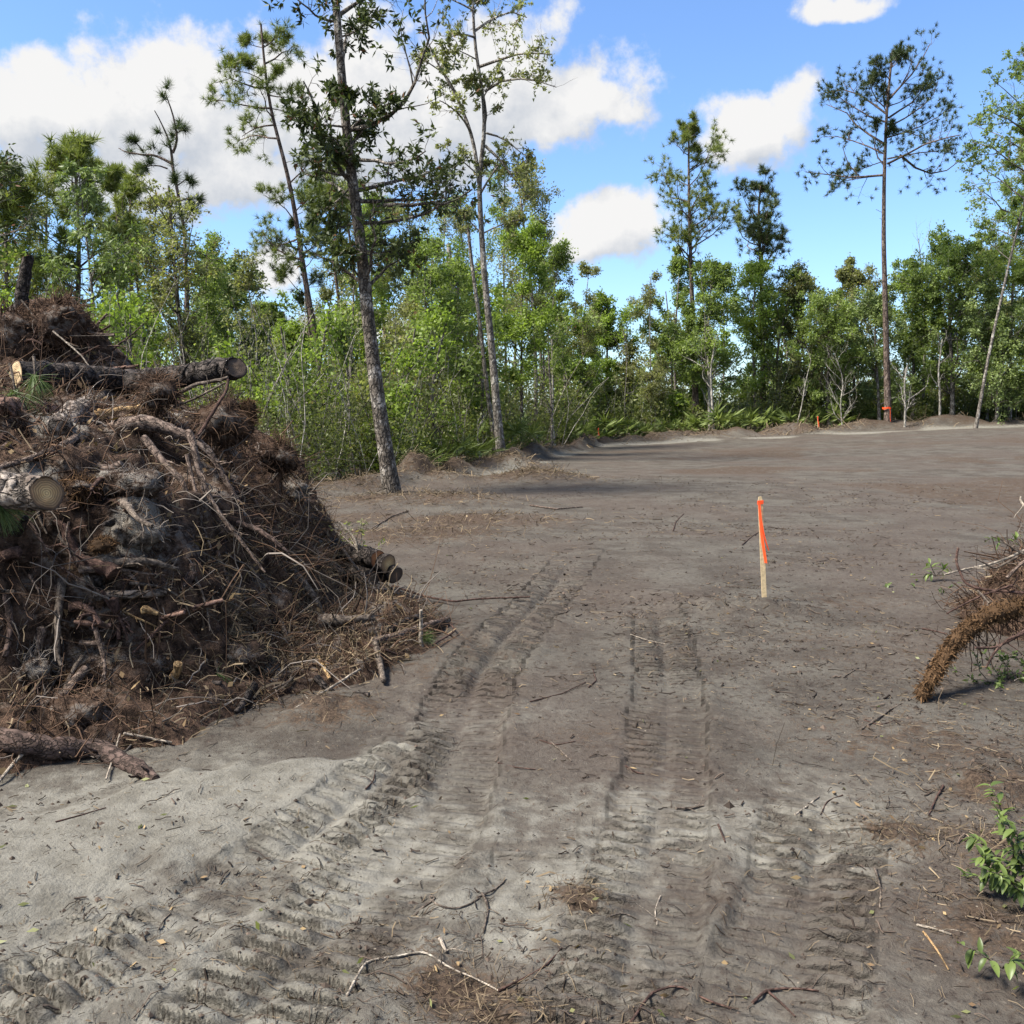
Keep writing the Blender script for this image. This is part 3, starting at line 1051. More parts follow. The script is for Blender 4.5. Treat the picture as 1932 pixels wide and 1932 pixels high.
    d = nn * rng.uniform(-0.1, 0.6, (n, 1)) + rng.normal(size=(n, 3)) * 0.9 + np.array([0, 0, -0.2])
    L = rng.gamma(2.5, 0.032, n) + 0.03
    C = curves(rng, p, d, L, 4, 0.22, -0.1)
    wv = rng.gamma(2, 0.0014, n) + 0.0016
    V, Fq = ribbons(C, np.repeat(wv[:, None], 4, 1), rng)
    mb = MB().add(V, Fq, 0, rep(np.clip(rng.beta(1.5, 2.6, n), 0, 1), 8), False)
    tag(mb.build('straw_litter', MATS['straw'], root, loc), kind='stuff')
    # fine dark fuzz that breaks up the soil
    n = 17000
    p, nn = sample(n, patch)
    d = nn * rng.uniform(0.0, 1.0, (n, 1)) + rng.normal(size=(n, 3)) * 0.8
    C = curves(rng, p - nn * 0.01, d, rng.gamma(2.0, 0.035, n) + 0.03, 4, 0.4, -0.1)
    V, Fq = ribbons(C, np.repeat((rng.gamma(2, 0.0009, n) + 0.001)[:, None], 4, 1), rng)
    mb = MB().add(V, Fq, 0, rep(np.clip(rng.beta(1.5, 3.0, n), 0, 1), 8), False)
    tag(mb.build('root_fuzz', MATS['root_dark'], root, loc), kind='stuff')
    # bark flakes and dead leaves
    n = 2600
    up = 0.6 + 3.0 * np.exp(-(((X + 5.05) / 1.1) ** 2 + ((Y - 10) / 1.3) ** 2))
    p, nn = sample(n, up)
    d = rng.normal(size=(n, 3)) - nn * 0.2
    V, Fq, tn = leaf_quads(rng, p + nn * 0.012, d, rng.uniform(0.03, 0.085, n), rng.uniform(0.012, 0.035, n), rng.beta(1.2, 3.0, n))
    tag(MB().add(V, Fq, 0, tn, False).build('dead_leaves', MATS['dry_leaf'], root, loc), kind='stuff')
    return root


PILE = build_pile()


def pile_parts():
    rng = np.random.default_rng(808)
    mats = ['bark_root', 'bark_root_red', 'bark_stick', 'bark_root_red', 'bark_vine', 'bark_vine']
    for i in range(64):
        u, v = rng.uniform(-40, 700), rng.uniform(800, 1330)
        h = hit(u, v)
        if not (h[0] < -0.75 and h[2] > 0.16 and h[1] < 9):
            continue
        L = rng.uniform(.22, .75)
        d = nrm(np.array([rng.normal() * .65, -rng.uniform(0, .5), rng.normal() * .5 - .7]))
        P = curves(rng, (h + np.array([0, -.05, .03]))[None], d[None], np.array([L]), 7, .22, -.1)[0]
        zs = np.maximum(pile_h(P[:, 0], P[:, 1]), 0)
        P[:, 2] = np.maximum(P[:, 2], zs - .01)
        r = rng.gamma(2.2, .0055) + .006
        tube_thing('root', None, None, P, r, r * .4, mats[int(rng.integers(0, 6))], 8, .2, seed=1500 + i, twigs=5, twig_len=.14, parent=PILE, knob=.3)
    for i in range(34):
        u, v = rng.uniform(-30, 200), rng.uniform(575, 690)
        h = hit(u, v)
        if h[1] > 12.5 or h[1] < 8:
            continue
        d = nrm(np.array([rng.normal() * .9, -rng.uniform(0, .7), rng.normal() * .7 + .15]))
        P = curves(rng, (h + np.array([0, .05, -.03]))[None], d[None], np.array([rng.uniform(.25, .8)]), 7, .22, -.06)[0]
        r = rng.gamma(2.2, .005) + .006
        tube_thing('root', None, None, P, r, r * .4, mats[int(rng.integers(0, 6))], 7, .2, seed=1600 + i, twigs=5, twig_len=.2, parent=PILE)
    for i in range(46):
        u, v = rng.uniform(-30, 760), rng.uniform(780, 1330)
        h = hit(u, v, .03)
        if not (h[0] < -0.7 and h[1] < 9):
            continue
        d = nrm(rng.normal(size=3) * np.array([1, .6, .5]))
        L = rng.uniform(.06, .2)
        r = rng.uniform(.010, .026)
        tube_thing('wood_chunk', None, None, [h, h + d * L * .5 + rng.normal(size=3) * .006, h + d * L], r, r * rng.uniform(.5, 1), ['bark_log_dark', 'bark_log_red', 'wood_split', 'bark_root', 'bark_log_pale'][int(rng.choice([0, 0, 1, 1, 2, 3, 4]))], 9, .3, seed=1700 + i, parent=PILE, freq=1.6)


pile_parts()


def clod(name, label, cat, p, r, mat, seed, squash=0.8, sand=0.2, fibres=0, fmat='root_dark', frange=(0.06, 0.18), core_mat=None, frad=0.0016, amp=0.55):
    """lump of soil held together by roots"""
    rng = np.random.default_rng(seed)
    nu, nv = 30, 20
    th = np.linspace(0.02, math.pi - 0.02, nv)
    ph = np.arange(nu) * 2 * math.pi / nu
    Th, Ph = np.meshgrid(th, ph, indexing='ij')
    D = np.stack([np.sin(Th) * np.cos(Ph), np.sin(Th) * np.sin(Ph), np.cos(Th)], -1)
    n = fbm(D[..., 0] * 1.6 + seed, D[..., 1] * 1.6, D[..., 2] * 1.6, 4, 0.6)
    R = r * (1 + amp * n)
    V = D * R[..., None] * np.array([1, 1, squash])
    i = (np.arange(nv - 1)[:, None] * nu + np.arange(nu)[None])
    j = (np.arange(nv - 1)[:, None] * nu + (np.arange(nu)[None] + 1) % nu)
    Fq = np.stack([i, i + nu, j + nu, j], -1).reshape(-1, 4)
    o = MB().add(V, Fq, 0, sand).build(name, MATS[core_mat or mat])
    o.location = [float(q) for q in p]
    tag(o, label, cat)
    if fibres:
        k = rng.integers(0, nu * nv, fibres)
        q = V.reshape(-1, 3)[k]
        C = curves(rng, q * 0.93, nrm(q) + rng.normal(size=q.shape) * 0.7, rng.uniform(*frange, fibres), 4, 0.35, -0.12)
        vv, ff = strands(C, (rng.gamma(2, frad / 2, fibres) + frad * 0.6)[:, None] * np.linspace(1, 0.4, 4)[None], 3, rng)
        tag(MB().add(vv, ff, 0, rep(rng.beta(1.5, 2, fibres), 12)).build('root_fringe', MATS[fmat], o), kind='stuff')
    return o


def on(*px, off=0.03):
    return [hit(u, v, off) for (u, v) in px]


def along(px, ya, yb):
    n = len(px)
    return [at(u, v, ya + (yb - ya) * i / (n - 1)) for i, (u, v) in enumerate(px)]


# logs
tube_thing('log', 'dark scaly log jutting right from the top of the root heap', 'log', along([(196, 735), (300, 716), (380, 703), (445, 693)], 7.7, 7.0), .088, .082, 'bark_log_dark', 30, .13, (None, 'cut_dark'), seed=3, freq=1.6, step=.02)
tube_thing('log', 'log with a pale fresh-cut face at the left edge of the heap', 'log', [at(29, 707, 6.7) + np.array([.42, 1.1, -.02]), at(29, 707, 6.7) + np.array([.21, .55, .0]), at(29, 707, 6.7)], .100, .098, 'bark_log_dark', 28, .10, ('cut_dark', 'cut_fresh'), seed=4, freq=1.5, step=.025)
tube_thing('log', 'pale flaking log with brown cut end low on the left of the heap', 'log', along([(-160, 905), (-60, 915), (88, 931)], 5.0, 4.62), .094, .088, 'bark_log_pale', 32, .10, (None, 'cut_brown'), seed=5, freq=1.6, step=.02)
tube_thing('log', 'reddish barked trunk half buried below the pine needles', 'log', on((0, 772), (40, 774), (90, 778), (146, 788), off=.04), .075, .06, 'bark_log_red', 26, .12, (None, None), seed=6, freq=1.5, step=.025)
tube_thing('stump', 'upright broken trunk standing on the highest root heap', 'stump', along([(34, 590), (42, 562), (46, 525), (51, 484)], 10.2, 10.2), .075, .055, 'bark_log_dark', 22, .12, (None, 'cut_orange'), seed=7, freq=1.4)
tube_thing('log', 'slender grey log leaning out of the upper left heap', 'log', along([(-60, 680), (-10, 655), (28, 618)], 9.6, 9.4), .075, .07, 'bark_log_dark', 20, .12, (None, None), seed=8)
for (u, v, r, cm, lb, sd) in [(706, 1060, .072, 'cut_orange', 'orange-ended log, upper left of the small log stack', 11), (725, 1069, .078, 'cut_brown', 'log with a pale heart, upper right of the small log stack', 12),
                              (739, 1090, .068, 'cut_dark', 'dark-ended log lowest and farthest right in the small stack', 13), (693, 1094, .070, 'cut_dark', 'muddy log lowest and farthest left in the small stack', 14)]:
    e = at(u + 8, v - 4, 8.0)
    tube_thing('log', lb, 'log', [e + np.array([-.8, .8, .06]), e + np.array([-.4, .4, .03]), e], r * 1.12, r * 1.12, 'bark_log_dark', 24, .08, (None, cm), 'logs stacked at the foot of the heap', seed=sd)
tube_thing('split_log', 'torn yellow split trunk lying under the dark log', 'log', on((176, 787), (215, 781), (262, 776), (300, 770), off=.09), .045, .034, 'wood_split', 14, .3, (None, None), seed=16, freq=2)
tube_thing('log', 'sand-caked trunk sloping below the dark scaly log', 'log', on((110, 815), (150, 775), (210, 748), (280, 738), off=.03), .08, .07, 'bark_log_pale', 24, .16, (None, None), seed=17, freq=1.4)

# big roots
tube_thing('root', 'thick sandy root arching over the dark hollow of the heap', 'root', along([(193, 826), (238, 802), (280, 797), (322, 811), (361, 825), (398, 853), (420, 898), (437, 923), (465, 979)], 6.5, 6.35), .06, .012, 'bark_root', 14, .22, seed=20, twigs=16, knob=.4, rad=[.055, .062, .055, .042, .03, .022, .02, .017, .010])
tube_thing('root', 'long pinkish root hanging in front of the dark hollow', 'root', along([(355, 815), (364, 833), (375, 892), (398, 945), (420, 978), (450, 1015), (500, 1080)], 6.2, 5.9), .025, .008, 'bark_root', 10, .15, seed=21, twigs=8)
tube_thing('root', 'bent root hanging left of the pinkish hanging root', 'root', along([(272, 826), (290, 850), (314, 878), (344, 906), (356, 954), (386, 1005), (400, 1040)], 6.2, 5.85), .027, .009, 'bark_root', 10, .15, seed=22, twigs=8)
tube_thing('root', 'straight thin root dangling beside the bent hanging root', 'root', along([(352, 858), (362, 900), (376, 950), (380, 985), (390, 1060)], 6.1, 5.85), .014, .006, 'bark_root', 8, .15, seed=23, twigs=5)
tube_thing('root', 'curved tan root reaching the left edge below the needles', 'root', on((-20, 888), (50, 868), (106, 847), (140, 828), (160, 808), (174, 786), off=.10), .014, .036, 'bark_root', 12, .2, seed=24, twigs=4)
tube_thing('root', 'thick dark red root lying along the foot of the heap', 'root', on((-60, 1385), (20, 1398), (90, 1413), (180, 1412), (215, 1428), (260, 1450), (294, 1472), off=.04), .052, .03, 'bark_root_red', 16, .16, seed=25, twigs=6, rad=[.055, .056, .052, .048, .042, .036, .022])
tube_thing('root', 'brown upright root at the left edge of the heap', 'root', on((12, 1120), (16, 1150), (21, 1197), (9, 1239), off=.05), .02, .014, 'bark_root_red', 10, .15, seed=26)
rootset = [([(110, 1010), (135, 1040), (160, 1075), (178, 1110)], .007, 'grey root snaking below the brown cut log end'),
           ([(130, 985), (122, 1010), (135, 1050), (127, 1095)], .006, 'twisting grey root below the flaking log'),
           ([(410, 1040), (425, 1085), (440, 1120), (455, 1180)], .010, 'root strand trailing down the middle of the heap'),
           ([(360, 1070), (378, 1110), (392, 1150), (396, 1190)], .008, 'thin root falling left of the middle strand'),
           ([(170, 1175), (185, 1200), (205, 1180), (240, 1165)], .006, 'small forked root on the lower heap'),
           ([(180, 1185), (190, 1220), (200, 1260), (196, 1290)], .014, 'stubby frayed root pointing down on the lower heap'),
           ([(530, 1170), (545, 1215), (557, 1250), (548, 1285), (515, 1300)], .013, 'grey root dropping to the foot of the heap'),
           ([(450, 1165), (470, 1205), (505, 1250), (520, 1300), (530, 1330)], .006, 'long thin root at the right foot of the heap'),
           ([(520, 1195), (500, 1240), (470, 1270)], .008, 'short root stub low on the heap'),
           ([(245, 1100), (300, 1105), (345, 1128), (360, 1165)], .008, 'root looping over the grey slab of wood'),
           ([(55, 1085), (80, 1125), (60, 1165), (35, 1190)], .006, 'wiry root on the far left of the heap'),
           ([(190, 1060), (225, 1072), (275, 1083), (310, 1085)], .009, 'dark root lying above the grey slab'),
           ([(505, 1010), (530, 1060), (550, 1100), (590, 1150)], .007, 'root trailing on the shaded right face'),
           ([(600, 985), (625, 1020), (650, 1060)], .008, 'brown root near the right shoulder of the heap'),
           ([(560, 990), (585, 1040), (592, 1085)], .007, 'thin root on the upper right face'),
           ([(60, 1330), (88, 1310), (110, 1275), (118, 1240)], .006, 'grey forked root by the round clod')]
for i, (px, r, lb) in enumerate(rootset):
    tube_thing('root', lb, 'root', on(*px, off=.05), r * 1.15, r * .5, 'bark_root' if i % 3 else 'bark_stick', 8, .15, seed=40 + i, twigs=5, twig_len=.12)

# sticks in and on the pile
sticks = [([(431, 716), (427, 740), (412, 760), (386, 805), (372, 828)], 6.6, 6.4, .010, .014, 'bark_vine', 'dark bent stick rising beside the jutting log'),
          ([(330, 746), (372, 724), (395, 721), (430, 712)], 7.0, 6.9, .018, .010, 'bark_stick', 'grey forked branch just under the jutting log'),
          ([(328, 768), (372, 750), (425, 722)], 6.9, 6.8, .010, .007, 'bark_stick', 'thin slanting branch below the jutting log'),
          ([(190, 697), (225, 694), (262, 690)], 8.0, 7.9, .014, .012, 'bark_log_red', 'short reddish stick on the crest left of the jutting log'),
          ([(100, 625), (130, 650), (155, 672), (176, 702)], 8.8, 8.6, .008, .006, 'bark_stick_pale', 'pale straight stick leaning on the upper heap'),
          ([(151, 595), (160, 615), (172, 630), (216, 632)], 9.6, 9.4, .026, .012, 'bark_root', 'forked brown root sticking out right of the upper heap'),
          ([(172, 628), (185, 610), (202, 592)], 9.5, 9.4, .016, .010, 'bark_root', 'upturned prong on the right of the upper heap'),
          ([(175, 632), (195, 622), (208, 614)], 9.5, 9.4, .013, .009, 'bark_vine', 'dark short prong on the right of the upper heap'),
          ([(40, 566), (60, 590), (66, 612)], 9.4, 9.3, .009, .006, 'bark_stick', 'thin twig draped over the upper heap'),
          ([(80, 632), (150, 634), (215, 633)], 9.3, 9.3, .007, .005, 'bark_stick', 'level grey twig across the upper heap'),
          ([(646, 1035), (677, 1078), (700, 1103), (724, 1131)], 7.9, 7.5, .012, .010, 'bark_stick', 'long grey stick slanting before the small log stack'),
          ([(738, 1140), (752, 1150), (768, 1166)], 7.3, 7.2, .014, .012, 'bark_stick_pale', 'lichen-spotted pale stick below the small log stack'),
          ([(640, 985), (668, 1012), (678, 1045), (677, 1080)], 8.2, 8.1, .012, .010, 'bark_stick_pale', 'pale tan stem bending down above the log stack'),
          ([(700, 1040), (702, 1062), (712, 1085)], 8.2, 8.1, .007, .006, 'bark_stick_pale', 'crooked white twig in front of the orange log end')]
for i, (px, ya, yb, r0, r1, mt, lb) in enumerate(sticks):
    tube_thing('branch', lb, 'branch', along(px, ya, yb), r0, r1, mt, 8, .12, seed=70 + i, twigs=3, twig_len=.2)
sticks = [([(180, 1125), (240, 1122), (312, 1118)], .028, .02, 'bark_log_pale', 'flat grey slab of weathered wood on the heap face'),
          ([(304, 1122), (310, 1108), (316, 1100)], .012, .009, 'bark_stick', 'short grey peg at the end of the wood slab'),
          ([(234, 1384), (280, 1392), (324, 1401)], .008, .005, 'bark_stick_pale', 'pale straight stick at the foot of the heap'),
          ([(226, 1385), (215, 1425), (200, 1470)], .004, .004, 'bark_stick_pale', 'thin pale twig crossing the red root'),
          ([(52, 1412), (25, 1440), (-5, 1478)], .009, .007, 'bark_stick_pale', 'pale stick by the left edge before the red root'),
          ([(480, 1292), (462, 1320), (446, 1345)], .022, .016, 'bark_log_dark', 'dark stick leaning at the sandy foot of the heap'),
          ([(205, 1140), (240, 1158), (302, 1185)], .008, .004, 'wood_split', 'splintered orange stick under the wood slab'),
          ([(355, 1010), (380, 1014), (402, 1018)], .006, .005, 'wood_split', 'small tan chip among the hanging roots'),
          ([(570, 1140), (610, 1155), (650, 1180)], .008, .006, 'bark_stick', 'grey stick on the lower right slope of the heap'),
          ([(600, 1240), (612, 1262), (622, 1280)], .013, .010, 'wood_split', 'tan splintered stake end on the apron of debris'),
          ([(704, 1212), (750, 1200), (794, 1184), (847, 1168)], .024, .018, 'bark_root', 'thick peeling branch at the right tip of the debris'),
          ([(707, 1212), (716, 1249), (724, 1285)], .018, .012, 'bark_stick', 'downward prong under the thick peeling branch'),
          ([(716, 1142), (744, 1131), (786, 1131)], .02, .012, 'bark_root_red', 'dark smooth branch above the thick peeling branch'),
          ([(735, 1190), (765, 1170), (800, 1160)], .02, .016, 'bark_log_dark', 'short dark billet behind the thick peeling branch'),
          ([(740, 1105), (800, 1125), (855, 1135), (900, 1130), (1000, 1126)], .008, .005, 'bark_vine', 'long red-brown root trailing right onto bare sand'),
          ([(690, 1215), (720, 1225), (750, 1235)], .008, .006, 'bark_vine', 'dark twig across the downward prong'),
          ([(560, 1335), (620, 1300), (680, 1262)], .006, .005, 'bark_stick_pale', 'pale bent twig on the right apron of debris'),
          ([(820, 1215), (860, 1190), (850, 1178)], .006, .004, 'bark_vine', 'wiry twig at the very tip of the debris')]
for i, (px, r0, r1, mt, lb) in enumerate(sticks):
    tube_thing('branch', lb, 'branch', on(*px, off=.03 if i < 10 else .11), r0 * (1 if i < 10 else 1.3), r1 * (1 if i < 10 else 1.3), mt, 9, .16, seed=100 + i, twigs=2, twig_len=.08)
a = hit(794, 1218)
tube_thing('branch', 'short pale stick standing upright at the tip of the debris', 'branch', [a + np.array([0, 0, -.04]), a + np.array([.0, .02, .12]), at(794, 1151, a[1])], .017, .010, 'bark_stick_pale', 9, .15, seed=140)

# clods and root balls
clod('root_ball', 'round ragged root ball on the crest below the jutting log', 'root ball', at(297, 742, 6.9), .13, 'pile_earth', 1, .8, .15, 520, 'root_dark', (.06, .2))
clod('root_ball', 'black tangled root mass at the right of the crest', 'root ball', at(425, 800, 6.9), .21, 'pile_earth', 2, .75, .0, 700, 'root_dark', (.06, .22))
clod('root_ball', 'dark upturned stump base right of the black root mass', 'root ball', at(530, 865, 7.6), .15, 'pile_earth', 3, .8, .1, 420, 'root_dark', (.06, .25))
clod('root_ball', 'big brown root plate crowning the upper left heap', 'root ball', at(112, 618, 9.5), .30, 'pile_earth', 4, .8, .0, 900, 'root_dark', (.06, .26), frad=.0026)
clod('root_ball', 'dark leafy root plate left of the brown one on the upper heap', 'root ball', at(30, 640, 9.4), .34, 'pile_earth', 14, .8, .0, 600, 'root_dark', (.06, .26), frad=.0026)
clod('soil_clod', 'round grey clod at the lower left of the heap', 'clod', hit(66, 1268, .05), .085, 'pile_earth', 5, .9, .45, 120, 'root_gray', (.05, .15))
clod('soil_clod', 'broad grey clod above the dark red root', 'clod', hit(150, 1345, .0), .14, 'pile_earth', 6, .6, .3, 200, 'root_dark', (.03, .12))
clod('soil_clod', 'pale sand clod in the middle of the heap face', 'clod', hit(262, 1005, -.04), .13, 'pile_earth', 7, .8, .55, 120, 'root_gray', (.04, .14))
clod('soil_clod', 'sand-coated clod under the split yellow trunk', 'clod', hit(245, 915, -.05), .16, 'pile_earth', 8, .6, .45, 160, 'root_gray', (.04, .14))
clod('soil_clod', 'mossy brown clod bulging over the green pine sprig', 'clod', hit(445, 1235, .03), .17, 'pile_earth', 9, .6, .0, 600, 'straw', (.03, .12), frad=.002)
clod('soil_clod', 'grey clod on the right shoulder of the heap', 'clod', hit(545, 925, .0), .17, 'pile_earth', 10, .7, .5, 240, 'straw', (.04, .14))
clod('root_stub', 'orange fibrous stub standing on the right crest', 'stub', at(470, 778, 6.9), .055, 'pile_earth', 11, 1.5, .0, 500, 'fibre_orange', (.02, .06), 'fibre_orange', .0014)
clod('root_stub', 'brown fibrous palmetto stub in the heap face', 'stub', hit(195, 1029, .06), .065, 'pile_earth', 12, .6, .0, 420, 'fibre_orange', (.015, .035), 'fibre_orange', .0012)
clod('root_stub', 'small orange fibrous tuft near the foot of the heap', 'stub', hit(138, 1290, .05), .045, 'pile_earth', 13, .9, .0, 420, 'fibre_orange', (.02, .06), 'fibre_orange', .0014)
clod('root_stub', 'rusty fibre clump right of the brown cut log end', 'stub', hit(150, 920, .06), .10, 'pile_earth', 15, .5, .0, 700, 'fibre_orange', (.03, .09), 'pile_earth', .0011)


def needle_sprig(label, p, n, L, dirs, seed, w=.0028):
    rng = np.random.default_rng(seed)
    o = empty('pine_sprig', [float(q) for q in p], label, 'pine sprig')
    st = curves(rng, np.zeros((1, 3)), -nrm(np.array([dirs])) * 1.0, np.array([L * .9]), 6, .1)
    v, f = strands(st, np.linspace(.006, .010, 6)[None], 6, rng)
    MB().add(v, f).build('twig', MATS['bark_stick'], o)
    d = nrm(np.array(dirs)[None] + rng.normal(size=(n, 3)) * 0.55)
    C = curves(rng, rng.normal(size=(n, 3)) * .01, d, L * rng.uniform(.7, 1.1, n), 5, .04, -.10)
    v, f = ribbons(C, w * np.linspace(1, .4, 5)[None] * np.ones((n, 1)), rng)
    MB().add(v, f, 0, rep(rng.uniform(.1, 1, n), 10), False).build('needles', MATS['needle_fresh'], o)


needle_sprig('green pine needle tuft drooping below the pale cut log face', at(66, 712, 6.35), 260, .17, (.1, -.2, -.9), 1)
needle_sprig('large green pine needle tuft at left edge above the curved root', at(28, 742, 6.1), 420, .24, (.1, -.2, -.9), 2)
needle_sprig('green pine needle tuft at left edge under the flaking log', hit(-6, 950, .22), 300, .18, (.75, -.1, -.5), 3)
needle_sprig('small green pine sprig on the lower heap', hit(412, 1275, .06), 150, .10, (.2, -.4, -.9), 4)
needle_sprig('small grass-green sprig under the thick peeling branch', hit(800, 1205, .05), 160, .09, (.6, -.4, .2), 5)

# wilting leafy stem above the log stack
rng = np.random.default_rng(77)
o = empty('wilted_sprig', [float(q) for q in at(676, 1040, 8.1)], 'wilted twig with khaki leaves above the small log stack', 'sprig')
C = curves(rng, np.zeros((7, 3)), np.array([[.3, 0, .8]]) + rng.normal(size=(7, 3)) * .5, np.full(7, .32), 6, .2, .05)
v, f = strands(C, np.linspace(.006, .002, 6)[None] * np.ones((7, 1)), 5, rng)
MB().add(v, f).build('stem', MATS['bark_stick_pale'], o)
p, d, r, t, _ = spawn(rng, C, np.full((7, 6), .003), 14, .3, 1, 30, 90)
v, f, tn = leaf_quads(rng, p, d, .05, .018, rng.uniform(.3, 1, len(p)), .5)
MB().add(v, f, 0, tn, False).build('leaves', MATS['leaf_olive'], o)

# ------------------------------------------------------------------ trees


def trunk_from_px(px, Y, k=16, sink=0.25, yb=None):
    """trunk line through pixels in the plane at depth Y; the foot is sunk into the ground there"""
    P = np.array([at(u, v, Y if yb is None else Y + (yb - Y) * i / max(1, len(px) - 1)) for i, (u, v) in enumerate(px)])
    z = gz(P[0, 0], P[0, 1])
    if P[0, 2] > z - 0.05 or P[0, 2] < z - 0.5:
        d = nrm(P[1] - P[0])
        d = d if d[2] > 0.3 else np.array([0, 0, 1.0])
        P[0] = P[0] + d * ((z - sink - P[0, 2]) / d[2])
    return resample(P, k)


def taper(r0, r1, k, flare=0.35):
    t = np.linspace(0, 1, k)
    return (r0 + (r1 - r0) * t ** 0.85) * (1 + flare * np.exp(-t * 28))


def wood_into(mb, sets, rng, mat=0):
    for P, R, ns in sets:
        if ns < 3:
            v, f = ribbons(P[:, ::2], R[:, ::2] * 2.2, rng)
        else:
            v, f = strands(P, R, ns, rng)
        mb.add(v, f, mat, 0.5)


def px_limbs(lst, Y, k=9, jit=0.25, seed=0):
    rng = np.random.default_rng(seed)
    out = []
    for pl in lst:
        dy = rng.normal() * jit
        n = len(pl)
        Q = (resample(np.array([at(u, v, Y + dy * 6 * i / (n - 1) * (1 if n > 1 else 0)) for i, (u, v) in enumerate(pl)]), k))
        wl = np.linalg.norm(Q[-1] - Q[0]) * 0.024
        w = np.cumsum(rng.normal(size=(k, 3)) * wl, axis=0) * np.linspace(0, 1, k)[:, None]
        out.append(Q + w)
    return np.array(out) if out else np.zeros((0, k, 3))


def crown_arrays(rng, trunk, tr, t0, t1, n_limb, limb_len, ang, up, n_sec, n_twig, explicit=None, ex_r=0.05, wob=0.16, sec=0.45, twl=0.5, profile='round', kt=5):
    """limbs, side branches and twigs. returns wood sets and the twig curves"""
    TP, TR = trunk[None], tr[None]
    sets = []
    limbs, lr, lL = [], [], []
    if n_limb:
        p, d, r, t, _ = spawn(rng, TP, TR, n_limb, t0, t1, ang[0], ang[1])
        s = (t - t0) / max(1e-3, t1 - t0)
        prof = {'round': np.sqrt(np.clip(1 - (2 * s - 0.75) ** 2 * 0.62, 0.12, 1)), 'cone': 1.05 - 0.75 * s, 'top': 0.5 + 0.5 * s, 'even': np.ones_like(s)}[profile]
        L = limb_len * prof * rng.uniform(0.35, 1.3, n_limb)
        limbs.append(curves(rng, p, d, L, 9, wob, up))
        lr.append(np.minimum(r * 0.55, 0.012 + 0.018 * L))
        lL.append(L)
    if explicit is not None and len(explicit):
        limbs.append(explicit)
        L = np.linalg.norm(np.diff(explicit, axis=1), axis=2).sum(1)
        lr.append(np.full(len(explicit), ex_r) * np.clip(L / L.mean(), .6, 1.3))
        lL.append(L)
    limbs, lr, lL = np.concatenate(limbs), np.concatenate(lr), np.concatenate(lL)
    LR = lr[:, None] * np.linspace(1, 0.28, 9)[None]
    sets.append((limbs, LR, 5) if trunk[0, 1] < 29 else (limbs[:, ::2], LR[:, ::2], 3))
    p, d, r, t, idx = spawn(rng, limbs, LR, n_sec, 0.22, 1.0, 25, 70)
    L2 = lL[idx] * sec * (1.15 - 0.6 * t) * rng.uniform(0.6, 1.2, len(t))
    S = curves(rng, p, d, L2, 6, wob * 1.2, up)
    SR = np.minimum(r * 0.6, 0.004 + 0.011 * L2)[:, None] * np.linspace(1, 0.3, 6)[None]
    sets.append((S, SR, 3 if trunk[0, 1] < 29 else 2))
    p, d, r, t, idx2 = spawn(rng, S, SR, n_twig, 0.25, 1.0, 25, 75)
    L3 = np.clip(L2[idx2] * twl * rng.uniform(0.6, 1.2, len(t)), 0.10, 1.2)
    Tw = curves(rng, p, d, L3, kt, wob * 1.3, up)
    TwR = np.minimum(r * 0.6, 0.006)[:, None] * np.linspace(1, 0.5, kt)[None]
    sets.append((Tw, TwR, 2))
    return sets, Tw, S, idx2


def leafy(rng, Tw, per, L, Wd, idx2, spread=0.0, whorl=False, droop=0.1, tint_mid=0.45):
    if not whorl:
        keepg = rng.uniform(size=idx2.max() + 1) > 0.26
        Tw, idx2 = Tw[keepg[idx2]], idx2[keepg[idx2]]
    n = len(Tw)
    grp = rng.normal(size=idx2.max() + 1)[idx2] * 0.14 + rng.normal(size=n) * 0.10
    if whorl:
        idx = np.repeat(np.arange(n), per)
        p = Tw[idx, -1] + rng.normal(size=(len(idx), 3)) * 0.02
        ax = nrm(Tw[idx, -1] - Tw[idx, -2])
        d = ax * 0.45 + rng.normal(size=p.shape) * 0.65
    else:
        p, d, r, t, idx = spawn(rng, Tw, np.ones(Tw.shape[:2]), per, 0.1, 1.0, 30, 85)
        p = p + rng.normal(size=p.shape) * spread
    tint = np.clip(tint_mid + grp[idx] + rng.normal(size=len(idx)) * 0.16, 0, 0.93)
    tint = np.where(rng.uniform(size=len(idx)) < 0.03, 1.0, tint)
    fn = leaf_far if (Tw[:, 0, 1].mean() > 29 and not whorl) else leaf_quads
    return fn(rng, p, d, L * rng.uniform(0.7, 1.15, len(idx)), Wd * rng.uniform(0.75, 1.15, len(idx)), tint, droop)


def tufts(rng, tips, dirs, m, L, w, tint):
    idx = np.repeat(np.arange(len(tips)), m)
    d = nrm(nrm(dirs[idx]) * 0.55 + rng.normal(size=(len(idx), 3)) * 0.62 + np.array([0, 0, 0.08]))
    p = tips[idx] - nrm(dirs[idx]) * rng.uniform(0, 0.10, (len(idx), 1))
    tn = np.clip(tint[idx] + rng.normal(size=len(idx)) * 0.18, 0, 1)
    return leaf_tris(rng, p, d, L * rng.uniform(0.7, 1.1, len(idx)), w, tn)


def finish_tree(name, label, cat, base, wood, rng, bark, leaf_parts, group=None):
    o = empty(name, [float(q) for q in base], label, cat, group)
    b = np.array(base, float)
    mb = MB()
    wood_into(mb, wood, rng)
    mb.build('trunk', MATS[bark], o, b)
    for nm, V, Fc, tn, mt in leaf_parts:
        MB().add(V, Fc, 0, tn, False).build(nm, MATS[mt], o, b)
    return o


